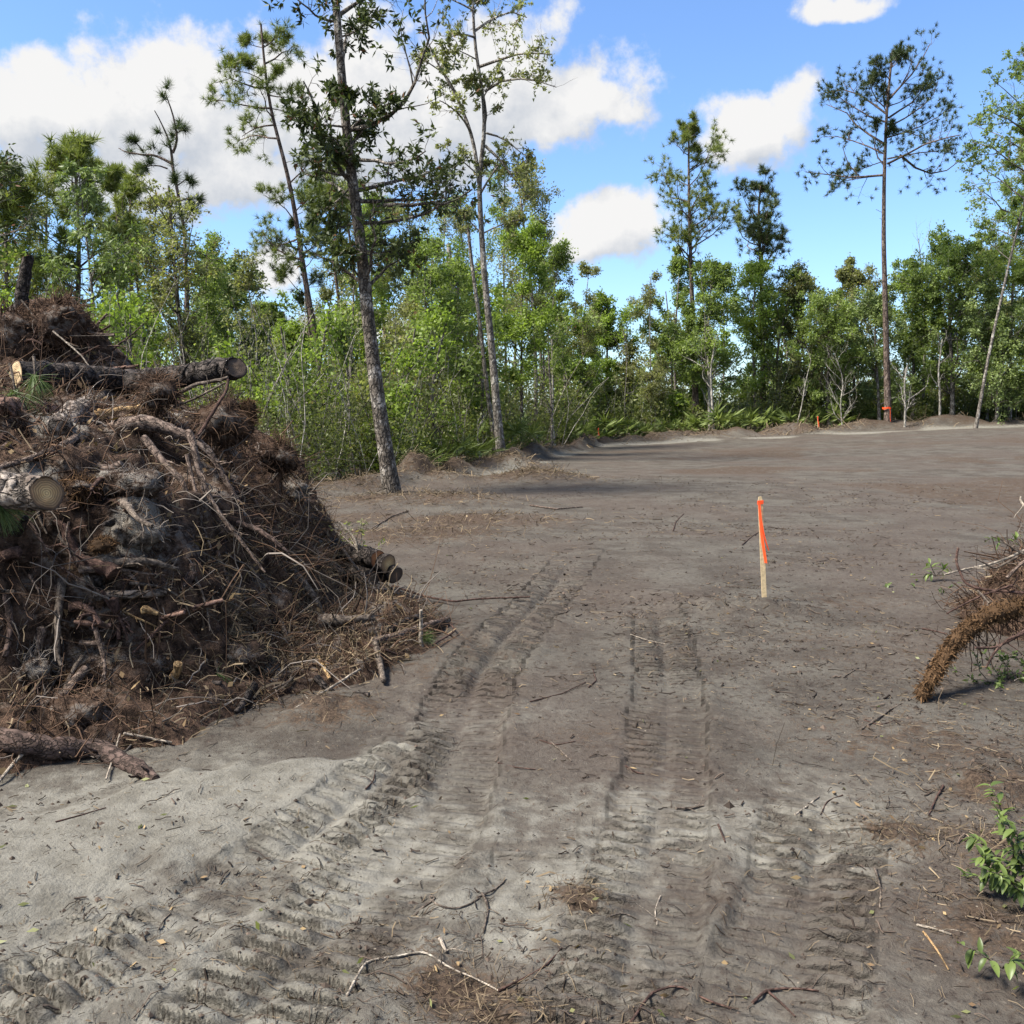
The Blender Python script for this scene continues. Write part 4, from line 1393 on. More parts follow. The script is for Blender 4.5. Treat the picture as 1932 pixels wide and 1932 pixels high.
def broad_tree(label, trunk, r0, r1, bark, leaf, seed, t0=.3, t1=.98, n_limb=14, limb_len=2.0, ang=(35, 70), up=.05, n_sec=6, n_twig=5, per=12, L=.12, Wd=.06, explicit=None, ex_r=.05, whorl=False, name='broadleaf_tree', profile='round',
               droop=.1, spread=.03, wob=.16, tint=.45, ns=9, extra_stems=None, group=None, sec=.45, twl=.5):
    rng = np.random.default_rng(seed)
    k = len(trunk)
    tr = taper(r0, r1, k)
    sets, Tw, S, idx2 = crown_arrays(rng, trunk, tr, t0, t1, n_limb, limb_len, ang, up, n_sec, n_twig, explicit, ex_r, wob, sec, twl, profile)
    wood = [(trunk[None], tr[None], ns)] + sets
    if extra_stems:
        for P, a, b in extra_stems:
            wood.append((P[None], np.linspace(a, b, len(P))[None], 7))
    V, Fc, tn = leafy(rng, Tw, per, L, Wd, idx2, spread, whorl, droop, tint)
    if trunk[0][1] > 29:
        wood = [(P, R, 2 if (R.max() < .012 and ns_ < 4) else ns_) for P, R, ns_ in wood]
    return finish_tree(name, label, 'tree', trunk[0], wood, rng, bark, [('crown', V, Fc, tn, leaf)], group)


def pine_tree(label, trunk, r0, r1, seed, needles='needle_dark', t0=.5, t1=.99, n_limb=14, limb_len=2.0, ang=(45, 80), up=.10, n_sec=5, n_twig=3, m=30, L=.24, w=.018, explicit=None, ex_r=.05, profile='round', bark='bark_pine', wob=.22, tint=.4, group=None, sec=.5, twl=.55, ribbon=None, stubs=10):
    rng = np.random.default_rng(seed)
    tr = taper(r0, r1, len(trunk), .25)
    sets, Tw, S, idx2 = crown_arrays(rng, trunk, tr, t0, t1, n_limb, limb_len, ang, up, n_sec, n_twig, explicit, ex_r, wob, sec, twl, profile)
    wood = [(trunk[None], tr[None], 9)] + sets
    p, d, r, t, _ = spawn(rng, trunk[None], tr[None], stubs, max(.2, t0 - .25), t0 + .1, 60, 95)
    wood.append((curves(rng, p, d, rng.uniform(.15, .6, stubs), 5, .15), np.full((stubs, 5), .012), 4))
    tips = np.concatenate([Tw[:, -1], S[:, -1], trunk[-1:]])
    dirs = np.concatenate([Tw[:, -1] - Tw[:, -2], S[:, -1] - S[:, -2], trunk[-1:] - trunk[-2:-1]])
    tn0 = np.clip(tint + rng.normal(size=len(tips)) * .2, 0, 1)
    V, Fc, tn = tufts(rng, tips, dirs, m, L, w, tn0)
    o = finish_tree('pine_tree', label, 'tree', trunk[0], wood, rng, bark, [('crown', V, Fc, tn, needles)], group)
    return o


# --- the big dark-leaved tree at the edge of the clearing
TY = 18.4
tr1 = trunk_from_px([(740, 932), (715, 770), (700, 650), (690, 560), (680, 450), (663, 330), (655, 260), (645, 150), (638, 60), (633, 0), (626, -110), (622, -230)], TY, 30)
ex = px_limbs([[(635, 41), (602, 36), (581, 18), (563, 0), (545, -30)], [(647, 124), (653, 83), (660, 54), (690, 30)], [(660, 245), (703, 241), (732, 230), (761, 209), (782, 151), (804, 104), (813, 47), (815, 14), (812, -40)],
               [(652, 240), (617, 234), (588, 236), (560, 222)], [(676, 421), (746, 423), (811, 418), (836, 400), (843, 378)], [(665, 330), (620, 330), (580, 312)], [(672, 385), (625, 345), (590, 330)],
               [(690, 545), (715, 520), (745, 490), (780, 470)], [(668, 300), (710, 305), (760, 320), (800, 300)], [(670, 360), (730, 350), (790, 330), (850, 320)], [(682, 470), (720, 480), (770, 450)],
               [(664, 320), (640, 280), (620, 250)], [(640, 70), (672, 60), (700, 30)], [(655, 250), (690, 210), (720, 190), (745, 150)], [(636, 30), (690, 0), (740, -30)], [(690, 540), (660, 500), (640, 470)],
               [(668, 345), (640, 380), (600, 400)], [(676, 420), (640, 430), (610, 415)], [(672, 380), (740, 380), (800, 385), (830, 350)]], TY, 9, .14, 4)
broad_tree('tall dark-leaved tree with a thick leaning trunk, nearest on the edge', tr1, .165, .05, 'bark_magnolia', 'leaf_magnolia', 21, t0=.33, t1=.66, n_limb=9, limb_len=1.9, n_sec=9, n_twig=4, per=9, L=.15, Wd=.052,
           explicit=ex, ex_r=.036, whorl=True, up=.06, droop=.18, ns=16, sec=.40, twl=.55, tint=.35, wob=.2)

# --- the slender light-leaved tree behind it
TY = 30.0
tr2 = trunk_from_px([(947, 872), (937, 770), (930, 680), (919, 572), (912, 500), (908, 432), (902, 324), (915, 274), (914, 180), (901, 126), (894, 72), (892, 0), (890, -80)], TY, 30)
st = [(resample(np.array([at(u, v, TY + .5) for u, v in [(937, 868), (930, 806), (916, 716), (905, 600), (890, 500), (882, 420)]]), 14), .085, .05),
      (resample(np.array([at(u, v, TY) for u, v in [(904, 345), (898, 290), (890, 252), (865, 187), (836, 137), (818, 108), (800, 60)]]), 14), .07, .02)]
ex = px_limbs([[(915, 173), (948, 151), (998, 144), (1045, 166)], [(905, 126), (948, 108), (998, 101), (1052, 108)], [(895, 60), (926, 32), (962, 18), (995, 22)], [(890, 252), (868, 215), (850, 195), (830, 200)], [(865, 187), (850, 150), (832, 120), (815, 90)],
               [(915, 275), (945, 310), (975, 360), (1000, 390)], [(895, 70), (860, 55), (830, 50)], [(903, 330), (870, 300), (840, 285)], [(912, 180), (890, 150), (865, 150)], [(912, 440), (950, 420), (985, 415)], [(893, 20), (850, 0), (830, -20)],
               [(908, 440), (880, 410), (860, 400)], [(893, 10), (930, -20), (960, -30)], [(836, 137), (800, 110), (775, 105)], [(915, 250), (960, 260), (1000, 300)]], TY, 9, .18, 5)
broad_tree('tall slender tree with pale small leaves and forked thin limbs', tr2, .145, .03, 'bark_gray', 'leaf_olive', 22, t0=.5, t1=.97, n_limb=8, limb_len=1.6, n_sec=11, n_twig=5, per=10, L=.105, Wd=.05, explicit=ex, ex_r=.042, up=.03, droop=.2, ns=12,
           extra_stems=st, sec=.4, tint=.5, wob=.2)

# --- pines drawn limb by limb
TY = 35.0
tp = trunk_from_px([(622, 862), (612, 766), (606, 706), (598, 656), (588, 596), (580, 556), (574, 516), (566, 466), (558, 406), (541, 320), (527, 270), (509, 202), (501, 144), (494, 65), (492, 45)], TY, 28)
ex = px_limbs([[(527, 262), (500, 262), (470, 258), (430, 262)], [(520, 235), (480, 240), (440, 245)], [(512, 205), (470, 205), (430, 195), (400, 185)], [(505, 165), (470, 170), (440, 150), (410, 150)], [(506, 180), (540, 185), (570, 190)],
               [(500, 120), (540, 105), (560, 95)], [(497, 90), (470, 85), (455, 75)], [(497, 90), (525, 70), (545, 60)], [(500, 130), (470, 125), (455, 110)], [(512, 205), (545, 210), (570, 230)], [(562, 430), (540, 390), (505, 370)],
               [(565, 450), (520, 470), (495, 440)], [(570, 480), (600, 460), (612, 430)], [(570, 490), (530, 480), (500, 450), (485, 430)], [(556, 400), (580, 370), (600, 360)], [(572, 500), (545, 500), (530, 520)]], TY, 9, .2, 6)
pine_tree('tall leaning pine with sparse tufted crown left of the dark-leaved tree', tp, .16, .035, 31, 'needle_bright', t0=.62, n_limb=5, limb_len=1.6, n_sec=8, n_twig=4, m=28, L=.26, w=.018, explicit=ex, ex_r=.034, up=.10, sec=.42, twl=.6)
tp = trunk_from_px([(604, 862), (596, 772), (590, 686), (584, 626), (580, 566), (570, 500), (560, 420)], 36, 18)
pine_tree('thin pine stem hard against the tall leaning pine', tp, .10, .03, 32, 'needle_dark', t0=.55, n_limb=9, limb_len=1.5, m=30, L=.26, w=.018)

TY = 28.0
tp = trunk_from_px([(352, 850), (352, 700), (352, 560), (350, 449), (339, 379), (327, 320), (325, 311)], TY, 18)
st_ex = px_limbs([[(325, 311), (326, 289), (316, 267), (311, 225), (305, 205)], [(326, 289), (338, 267), (335, 235), (322, 200), (316, 190)], [(322, 308), (294, 292), (269, 285), (238, 284), (221, 267)], [(316, 318), (300, 312), (275, 310), (262, 315)],
                  [(269, 285), (258, 270), (245, 255)], [(335, 250), (345, 245), (347, 238)], [(340, 379), (365, 370), (385, 385)], [(335, 350), (350, 340), (365, 350)]], TY, 9, .08, 7)
pine_tree('small crooked pine with few tufts poking above left tree tops', tp, .085, .04, 33, 'needle_dark', t0=.6, t1=.97, n_limb=3, limb_len=.9, n_sec=3, n_twig=2, m=46, L=.30, w=.014, explicit=st_ex, ex_r=.035, up=.08, sec=.26, twl=.7, wob=.14)

TY = 50.0
tp = trunk_from_px([(1676, 805), (1672, 650), (1669, 518), (1667, 464), (1668, 333), (1670, 290), (1672, 218), (1676, 182), (1679, 140), (1684, 96)], TY, 28)
ex = px_limbs([[(1664, 331), (1650, 329), (1622, 338), (1578, 345), (1554, 321), (1536, 330)], [(1674, 309), (1698, 292), (1732, 273), (1756, 254), (1799, 251), (1821, 235)], [(1698, 292), (1722, 311), (1739, 333), (1768, 325), (1792, 321), (1816, 304)],
               [(1667, 271), (1650, 256), (1624, 247), (1614, 225), (1598, 206), (1575, 195)], [(1666, 290), (1636, 275), (1612, 266), (1583, 261), (1556, 262)], [(1677, 239), (1698, 227), (1722, 211), (1749, 201), (1770, 175), (1785, 140)],
               [(1676, 222), (1691, 206), (1720, 182), (1744, 158), (1744, 134)], [(1669, 203), (1650, 189), (1636, 170), (1620, 132)], [(1666, 304), (1645, 314), (1617, 327), (1603, 314)], [(1670, 230), (1640, 220), (1610, 200), (1570, 160)],
               [(1675, 190), (1700, 160), (1720, 120), (1722, 100)], [(1678, 150), (1665, 130), (1660, 112)], [(1672, 215), (1640, 190), (1600, 165), (1562, 170)], [(1674, 300), (1720, 290), (1760, 290), (1800, 290)], [(1674, 260), (1720, 250), (1760, 225), (1795, 200)],
               [(1680, 130), (1695, 115), (1705, 105)], [(1672, 240), (1700, 245), (1730, 255), (1760, 275)], [(1675, 180), (1650, 160), (1640, 135)], [(1677, 200), (1715, 190), (1760, 160)], [(1664, 331), (1630, 336), (1590, 345), (1565, 350)]], TY, 9, .35, 8)
right_pine = pine_tree('lone tall straight pine with flagged trunk and flat open crown', tp, .19, .05, 34, 'needle_dark', t0=.70, n_limb=5, limb_len=2.6, n_sec=9, n_twig=4, m=30, L=.25, w=.024, explicit=ex, ex_r=.055, up=.16, sec=.33, twl=.6, wob=.28, stubs=8, tint=.3)
# orange flagging tied round its trunk
base = np.array(right_pine.location)
rb = at(1673, 770, 50.0)
kk = 20
th = np.linspace(0, 2 * math.pi, kk)
ring = np.stack([.225 * np.cos(th), .225 * np.sin(th), .02 * np.sin(3 * th)], -1) + rb
V = np.concatenate([ring + [0, 0, .05], ring - [0, 0, .05]])
ii = np.arange(kk - 1)
mbr = MB().add(V, np.stack([ii, ii + 1, ii + 1 + kk, ii + kk], -1), 0)
tail = np.array([rb + [0.05, -.24, .05], rb + [.10, -.27, -.2], rb + [.08, -.26, -.45], rb + [.13, -.27, -.7]])
v, f = ribbons(resample(tail, 8)[None], np.full((1, 8), .03), np.random.default_rng(2))
mbr.add(v, f)
tag(mbr.build('flagging_ribbon', MATS['ribbon'], None, rb), 'orange flagging band tied round the lone tall pine', 'ribbon')

TY = 52.0
tp = trunk_from_px([(1313, 800), (1313, 774), (1309, 650), (1304, 518), (1300, 386), (1299, 300), (1300, 240)], TY, 24)
pine_tree('narrow tall pine in the gap right of centre', tp, .20, .04, 35, 'needle_bright', t0=.58, n_limb=34, limb_len=2.5, n_sec=6, n_twig=3, m=30, L=.32, w=.024, up=.10, profile='round', tint=.4, ang=(50, 85), sec=.5)
tp = trunk_from_px([(1440, 800), (1438, 600), (1434, 474), (1430, 386), (1436, 348)], 55, 22)
pine_tree('broad-crowned pine right of the narrow tall pine', tp, .20, .05, 36, 'needle_dark', t0=.56, n_limb=26, limb_len=3.6, n_sec=6, n_twig=3, m=30, L=.34, w=.026, up=.12, profile='cone', tint=.4, sec=.4)

# --- pines further in
for (px, Y, r, sd, nd, t0, nl, ll, lb) in [
        ([(142, 850), (146, 600), (150, 450), (140, 282)], 30, .15, 41, 'needle_bright', .45, 30, 1.55, 'round-topped bright pine above the upper left heap'),
        ([(20, 850), (15, 600), (10, 450), (22, 330)], 29, .15, 42, 'needle_bright', .42, 26, 1.7, 'bushy green pine at the left edge of the picture'),
        ([(262, 850), (252, 600), (245, 500), (240, 407), (258, 330)], 34, .15, 43, 'needle_bright', .60, 16, 1.1, 'pale-stemmed pine behind the small crooked pine'),
        ([(240, 850), (236, 600), (226, 480), (215, 320)], 37, .14, 44, 'needle_bright', .58, 18, 1.3, 'thin pine just left of the pale-stemmed pine'),
        ([(652, 800), (652, 686), (638, 556), (624, 450), (618, 330)], 42, .13, 45, 'needle_bright', .55, 14, 1.8, 'thin pine stem between leaning pine and dark-leaved tree'),
        ([(690, 800), (682, 640), (666, 498), (656, 426), (648, 300)], 44, .13, 46, 'needle_dark', .55, 12, 1.8, 'thin straight pine just behind the dark-leaved tree'),
        ([(740, 830), (734, 726), (724, 606), (716, 526), (708, 400)], 40, .13, 47, 'needle_bright', .6, 14, 1.7, 'thin reddish pine right of the dark-leaved trunk'),
        ([(510, 830), (505, 700), (500, 640), (495, 575)], 52, .14, 48, 'needle_bright', .5, 18, 1.9, 'distant pine low in the gap left of centre')]:
    tp = trunk_from_px(px, Y, 18)
    pine_tree(lb, tp, r, .03, sd, nd, t0=t0, n_limb=nl, limb_len=ll * 1.1, n_sec=6, n_twig=4, m=18, L=.32, w=.030, up=.12, tint=.5)

# --- named broadleaf trees: pixels of the stem, depth, radius, limb length, leaf kind ...
TREES = [
    ([(347, 850), (347, 678), (340, 617), (333, 547), (325, 450), (318, 350)], 24, .10, 1.25, 'bark_magnolia', 'leaf_olive', .38, 24, 12, .10, .05, 'dark-stemmed tree with olive leaves right of the upper heap'),
    ([(190, 850), (179, 597), (165, 463), (151, 351), (148, 320)], 24, .06, 1.1, 'bark_gray', 'leaf_dark', .35, 20, 9, .17, .045, 'thin tree with long dark drooping leaves behind the upper heap'),
    ([(-70, 850), (-66, 600), (-50, 400), (-30, 270)], 20, .10, 1.2, 'bark_gray', 'leaf_magnolia', .55, 14, 9, .16, .045, 'dark long-leaved branches entering at the upper left edge'),
    ([(432, 850), (434, 700), (430, 600), (428, 510)], 46, .2, 2.6, 'bark_gray', 'leaf_dark', .35, 20, 12, .19, .11, 'rounded dark tree at the dip left of the leaning pine'),
    ([(380, 850), (384, 700), (382, 600), (388, 490)], 42, .2, 2.0, 'bark_gray', 'leaf_dark', .35, 20, 12, .18, .10, 'dark tree right behind the dark-stemmed olive tree'),
    ([(512, 850), (515, 740), (512, 640), (508, 590)], 48, .2, 2.2, 'bark_gray', 'leaf_green', .3, 18, 12, .19, .11, 'low rounded green tree in the dip left of centre'),
    ([(470, 850), (474, 736), (490, 656), (484, 626), (472, 566), (462, 506), (460, 480)], 22, .035, .62, 'bark_pale', 'leaf_olive', .25, 16, 5, .11, .04, 'spindly pale sapling above the jutting log'),
    ([(250, 850), (246, 700), (240, 620), (238, 575)], 26, .06, 1.3, 'bark_gray', 'leaf_bright', .25, 18, 16, .09, .05, 'bright yellow-green bush just right of the upper heap'),
    ([(560, 860), (562, 760), (560, 690), (558, 640)], 40, .08, 1.6, 'bark_gray', 'leaf_bright', .2, 18, 16, .13, .08, 'sunlit bright green tree left of the leaning pine stems'),
    ([(650, 860), (655, 760), (660, 660), (662, 600)], 42, .10, 1.8, 'bark_gray', 'leaf_bright', .2, 18, 14, .14, .08, 'sunlit bright green tree left of the thick leaning trunk'),
    ([(827, 865), (827, 850), (815, 716), (804, 600), (800, 536), (806, 470)], 31, .09, 1.35, 'bark_gray', 'leaf_green', .42, 22, 12, .12, .055, 'grey-stemmed tree midway between dark-leaved and slender tree'),
    ([(870, 850), (868, 760), (862, 640), (866, 520)], 34, .07, 1.3, 'bark_gray', 'leaf_green', .3, 16, 12, .12, .06, 'leafy green tree around the pale broken snag'),
    ([(760, 870), (762, 760), (770, 650), (775, 560)], 34, .06, 1.4, 'bark_gray', 'leaf_olive', .3, 18, 12, .11, .05, 'olive tree just right of the thick leaning trunk'),
    ([(984, 862), (984, 806), (984, 700), (984, 536), (1000, 440)], 34, .07, 1.25, 'bark_magnolia', 'leaf_bright', .3, 26, 13, .12, .065, 'bright green tree close right of the slender pale tree'),
    ([(1010, 850), (1012, 700), (1005, 560), (985, 400), (975, 310)], 38, .10, 1.3, 'bark_gray', 'leaf_olive', .45, 22, 10, .13, .06, 'tall olive tree rising behind the slender pale tree'),
    ([(1046, 845), (1043, 830), (1043, 700), (1040, 600), (1055, 470)], 40, .06, 1.2, 'bark_pale', 'leaf_green', .42, 18, 10, .13, .065, 'narrow pale-stemmed tree at the corner of the clearing'),
    ([(1100, 845), (1100, 740), (1098, 640), (1112, 500)], 48, .06, 1.0, 'bark_gray', 'leaf_olive', .35, 14, 6, .14, .07, 'thin sparse tree at the left of the sky gap'),
    ([(1145, 840), (1148, 740), (1145, 660), (1146, 580)], 54, .12, 2.2, 'bark_gray', 'leaf_bright', .22, 24, 16, .17, .10, 'domed bright green tree below the central sky gap'),
    ([(1090, 845), (1085, 760), (1080, 690), (1085, 620)], 52, .10, 1.8, 'bark_gray', 'leaf_bright', .2, 20, 14, .17, .10, 'bright green bushy tree at the back corner of the clearing'),
    ([(1230, 835), (1228, 740), (1226, 620), (1227, 522)], 51, .06, .95, 'bark_pale', 'leaf_olive', .28, 20, 8, .14, .065, 'spindly pale tree left of the narrow tall pine'),
    ([(1340, 830), (1338, 740), (1335, 620), (1345, 500)], 51, .12, 2.1, 'bark_pale', 'leaf_green', .25, 28, 14, .16, .09, 'pale-stemmed green tree beside the narrow tall pine'),
    ([(1275, 830), (1275, 760), (1272, 650), (1285, 470)], 53, .10, 1.3, 'bark_gray', 'leaf_green', .30, 22, 12, .16, .09, 'green tree wrapped round the narrow tall pine'),
    ([(1425, 830), (1424, 740), (1420, 640), (1425, 505)], 54, .12, 2.0, 'bark_gray', 'leaf_bright', .25, 26, 14, .16, .09, 'light green tree in front of the broad-crowned pine'),
    ([(1505, 825), (1510, 740), (1505, 640), (1512, 520)], 54, .12, 2.0, 'bark_gray', 'leaf_olive', .25, 26, 11, .16, .08, 'greyish green tree right of the broad-crowned pine'),
    ([(1565, 825), (1560, 740), (1565, 660), (1560, 560)], 52, .11, 1.9, 'bark_magnolia', 'leaf_green', .25, 24, 13, .16, .08, 'rounded mid-green tree left of the lone tall pine'),
    ([(1612, 820), (1612, 720), (1605, 610), (1610, 505)], 56, .12, 1.9, 'bark_gray', 'leaf_olive', .25, 24, 11, .17, .09, 'hazy olive tree just left of the lone tall pine'),
    ([(1795, 815), (1798, 720), (1790, 600), (1796, 470)], 53, .15, 2.7, 'bark_gray', 'leaf_green', .22, 34, 15, .17, .10, 'large rounded green tree right of the lone tall pine'),
    ([(1722, 815), (1724, 700), (1720, 600), (1730, 500)], 55, .12, 2.0, 'bark_gray', 'leaf_green', .25, 26, 13, .17, .09, 'green tree directly behind the lone tall pine'),
    ([(1880, 812), (1884, 720), (1880, 640), (1885, 560)], 51, .12, 2.2, 'bark_gray', 'leaf_dark', .2, 24, 13, .16, .09, 'dark green tree below the leafy branches at right edge'),
    ([(1660, 815), (1656, 720), (1650, 640), (1655, 560)], 52, .10, 1.8, 'bark_gray', 'leaf_dark', .25, 20, 12, .16, .08, 'dark bushy tree behind the foot of the lone pine'),
    ([(1955, 812), (1960, 720), (1955, 640), (1950, 520)], 50, .12, 2.2, 'bark_gray', 'leaf_green', .2, 26, 13, .16, .09, 'green tree cut by the right edge of the picture'),
    ([(705, 860), (702, 700), (700, 520), (706, 360)], 38, .07, 1.15, 'bark_gray', 'leaf_green', .45, 20, 9, .12, .055, 'slim green tree just behind the thick leaning trunk'),
    ([(788, 860), (786, 700), (780, 520), (770, 380)], 36, .07, 1.2, 'bark_gray', 'leaf_olive', .42, 20, 9, .12, .055, 'slim tall tree right of the thick leaning trunk'),
    ([(842, 860), (838, 700), (834, 560), (842, 350)], 40, .07, 1.2, 'bark_pale', 'leaf_green', .42, 22, 9, .12, .055, 'slim pale-stemmed tree left of the broken snag'),
    ([(882, 858), (880, 700), (876, 520), (868, 390)], 42, .08, 1.3, 'bark_gray', 'leaf_olive', .42, 20, 9, .12, .055, 'slim olive tree behind the pale broken snag'),
    ([(958, 856), (955, 700), (950, 520), (952, 330)], 43, .08, 1.4, 'bark_gray', 'leaf_green', .42, 22, 9, .12, .06, 'tall green tree directly behind the slender pale tree'),
    ([(1028, 852), (1026, 700), (1024, 540), (1030, 400)], 44, .07, 1.3, 'bark_gray', 'leaf_olive', .38, 20, 10, .13, .06, 'slim tree behind the narrow pale-stemmed corner tree'),
    ([(92, 850), (90, 650), (86, 480), (90, 330)], 33, .09, 1.35, 'bark_gray', 'leaf_olive', .4, 22, 9, .12, .055, 'olive tree just left of the round-topped bright pine'),
    ([(295, 850), (292, 650), (288, 500), (294, 380)], 32, .07, 1.2, 'bark_gray', 'leaf_olive', .35, 20, 9, .12, .055, 'olive tree between the pale-stemmed pine and crooked pine'),
    ([(395, 850), (392, 680), (388, 560), (392, 440)], 34, .07, 1.1, 'bark_gray', 'leaf_green', .35, 20, 9, .12, .055, 'slim green tree right of the dark-stemmed olive tree'),
    ([(610, 858), (612, 720), (618, 600), (640, 470)], 45, .08, 1.5, 'bark_gray', 'leaf_olive', .35, 20, 10, .13, .06, 'olive tree between the leaning pine stems and thick trunk'),
    ([(1905, 812), (1908, 650), (1912, 480), (1908, 340)], 54, .11, 2.1, 'bark_gray', 'leaf_green', .38, 26, 11, .15, .07, 'tall lacy green tree behind the right-edge leaning tree'),
    ([(1948, 812), (1950, 620), (1955, 420), (1948, 230)], 56, .13, 2.3, 'bark_gray', 'leaf_olive', .42, 26, 11, .15, .07, 'tallest lacy tree cut off by the right edge'),
    ([(1862, 812), (1862, 680), (1866, 560), (1858, 470)], 55, .10, 1.9, 'bark_gray', 'leaf_olive', .3, 24, 11, .15, .07, 'olive tree right of the large rounded green tree'),
]
for i, (px, Y, r, ll, bk, lf, t0, nl, per, L, Wd, lb) in enumerate(TREES):
    tk = trunk_from_px(px, Y, 16)
    nm = 'sapling' if 'sapling' in lb else 'broadleaf_tree'
    broad_tree(lb, tk, r, r * .25, bk, lf, 200 + i, t0=t0 * (.75 if Y > 45 else .9), n_limb=int(nl * (1.5 if Y > 45 else 1.2)), limb_len=ll * 1.25, n_sec=6, n_twig=4, per=int(per * (2.1 if Y > 30 else 1.25)), L=L * (.72 if Y > 30 else .95), Wd=Wd * (.82 if Y > 30 else 1.0), up=.05 if lf != 'leaf_dark' else .02, droop=.15 if L < .15 or Y > 30 else .6, name=nm, spread=.10 if Y > 30 else .05, twl=.7, tint=.5)

# --- the leaning tree reaching in from the right edge
TY = 47.0
tk = trunk_from_px([(1843, 797), (1865, 672), (1887, 571), (1915, 450), (1945, 330), (1965, 200), (1970, 110)], TY, 24)
ex = px_limbs([[(1945, 330), (1905, 310), (1870, 280), (1835, 260)], [(1950, 300), (1900, 255), (1860, 235), (1840, 220)], [(1940, 380), (1900, 350), (1870, 320), (1850, 290)], [(1960, 230), (1920, 200), (1880, 180), (1840, 170)], [(1965, 200), (1930, 160), (1910, 120)],
               [(1968, 150), (1940, 120), (1925, 95)], [(1925, 420), (1895, 390), (1860, 345)], [(1905, 490), (1875, 470), (1850, 455)], [(1915, 450), (1890, 430), (1860, 430)], [(1955, 260), (1900, 220), (1855, 200)], [(1960, 220), (2010, 190), (2050, 150)], [(1950, 300), (2000, 270), (2060, 260)]], TY, 9, .35, 9)
broad_tree('leaning tree with open leafy branches reaching in from right edge', tk, .085, .03, 'bark_gray', 'leaf_green', 61, t0=.45, n_limb=16, limb_len=2.6, n_sec=11, n_twig=6, per=17, L=.105, Wd=.06, explicit=ex, ex_r=.045, up=.0, droop=.25, sec=.42, wob=.2)

# --- snags and bare saplings
rng = np.random.default_rng(71)


def bare_tree(label, px, Y, r0, r1, bark, seed, n_limb, ll, n_sec=4, t0=.2, name='bare_tree', up=.15):
    rng = np.random.default_rng(seed)
    tk = trunk_from_px(px, Y, 14)
    sets = [(tk[None], taper(r0, r1, 14)[None], 8)]
    if n_limb:
        p, d, r, t, _ = spawn(rng, tk[None], taper(r0, r1, 14)[None], n_limb, t0, 1, 25, 60)
        Lm = curves(rng, p, d, ll * rng.uniform(.5, 1.1, n_limb), 8, .2, up)
        LR = np.minimum(r * .6, .03)[:, None] * np.linspace(1, .3, 8)[None]
        p, d, r, t, _ = spawn(rng, Lm, LR, n_sec, .2, 1, 25, 60)
        S = curves(rng, p, d, ll * .4 * rng.uniform(.5, 1.1, len(t)), 5, .22, up)
        sets += [(Lm, LR, 5), (S, np.minimum(r * .6, .012)[:, None] * np.linspace(1, .5, 5)[None], 3)]
    mb = MB()
    wood_into(mb, sets, rng)
    tag(mb.build(name, MATS[bark], None, tk[0]), label, 'tree')


bare_tree('pale broken-topped snag in the middle of the wood', [(876, 850), (868, 690), (861, 626), (850, 500), (846, 460)], 36, .15, .09, 'bark_pale', 1, 0, 0, name='snag')
bare_tree('bare white branching sapling right of the lone tall pine', [(1707, 812), (1708, 760), (1706, 720), (1712, 690)], 49, .06, .03, 'bark_pale', 2, 9, 1.6, 4)
bare_tree('leafless grey treetop above the green tree behind the pine', [(1740, 812), (1745, 650), (1740, 520), (1733, 450)], 57, .10, .02, 'bark_pale', 3, 14, 2.2, 6, .6)
bare_tree('whitish crooked stem under the pale-stemmed green tree', [(1346, 822), (1344, 760), (1340, 700), (1350, 640)], 50, .09, .04, 'bark_pale', 4, 6, 1.4)
bare_tree('grey twiggy bush before the hazy olive tree', [(1590, 815), (1585, 760), (1592, 720), (1580, 680)], 50, .04, .02, 'bark_pale', 5, 14, 1.8, 6, .1)
bare_tree('thin bare stem leaning at the far edge left of the middle stake', [(1500, 816), (1512, 770), (1520, 720), (1530, 680)], 49.5, .04, .015, 'bark_pale', 6, 5, 1.0)
bare_tree('pale double stem under the large rounded green tree', [(1772, 810), (1774, 760), (1770, 700), (1778, 640)], 51, .07, .03, 'bark_pale', 7, 7, 1.3)
bare_tree('dead grey sapling standing beside the palmettos near slender tree', [(905, 868), (903, 840), (900, 815), (908, 795)], 28.5, .03, .012, 'bark_pale', 8, 5, .7)
bare_tree('grey thin stem between spindly pale tree and green dome', [(1180, 832), (1178, 760), (1184, 680), (1176, 620)], 50, .04, .015, 'bark_gray', 9, 8, 1.2)
bare_tree('dark slim stem right of the bright green centre tree', [(1040, 848), (1042, 780), (1036, 700), (1034, 620)], 37, .06, .03, 'bark_gray', 10, 6, .9)

# --- saw palmettos: every frond a part


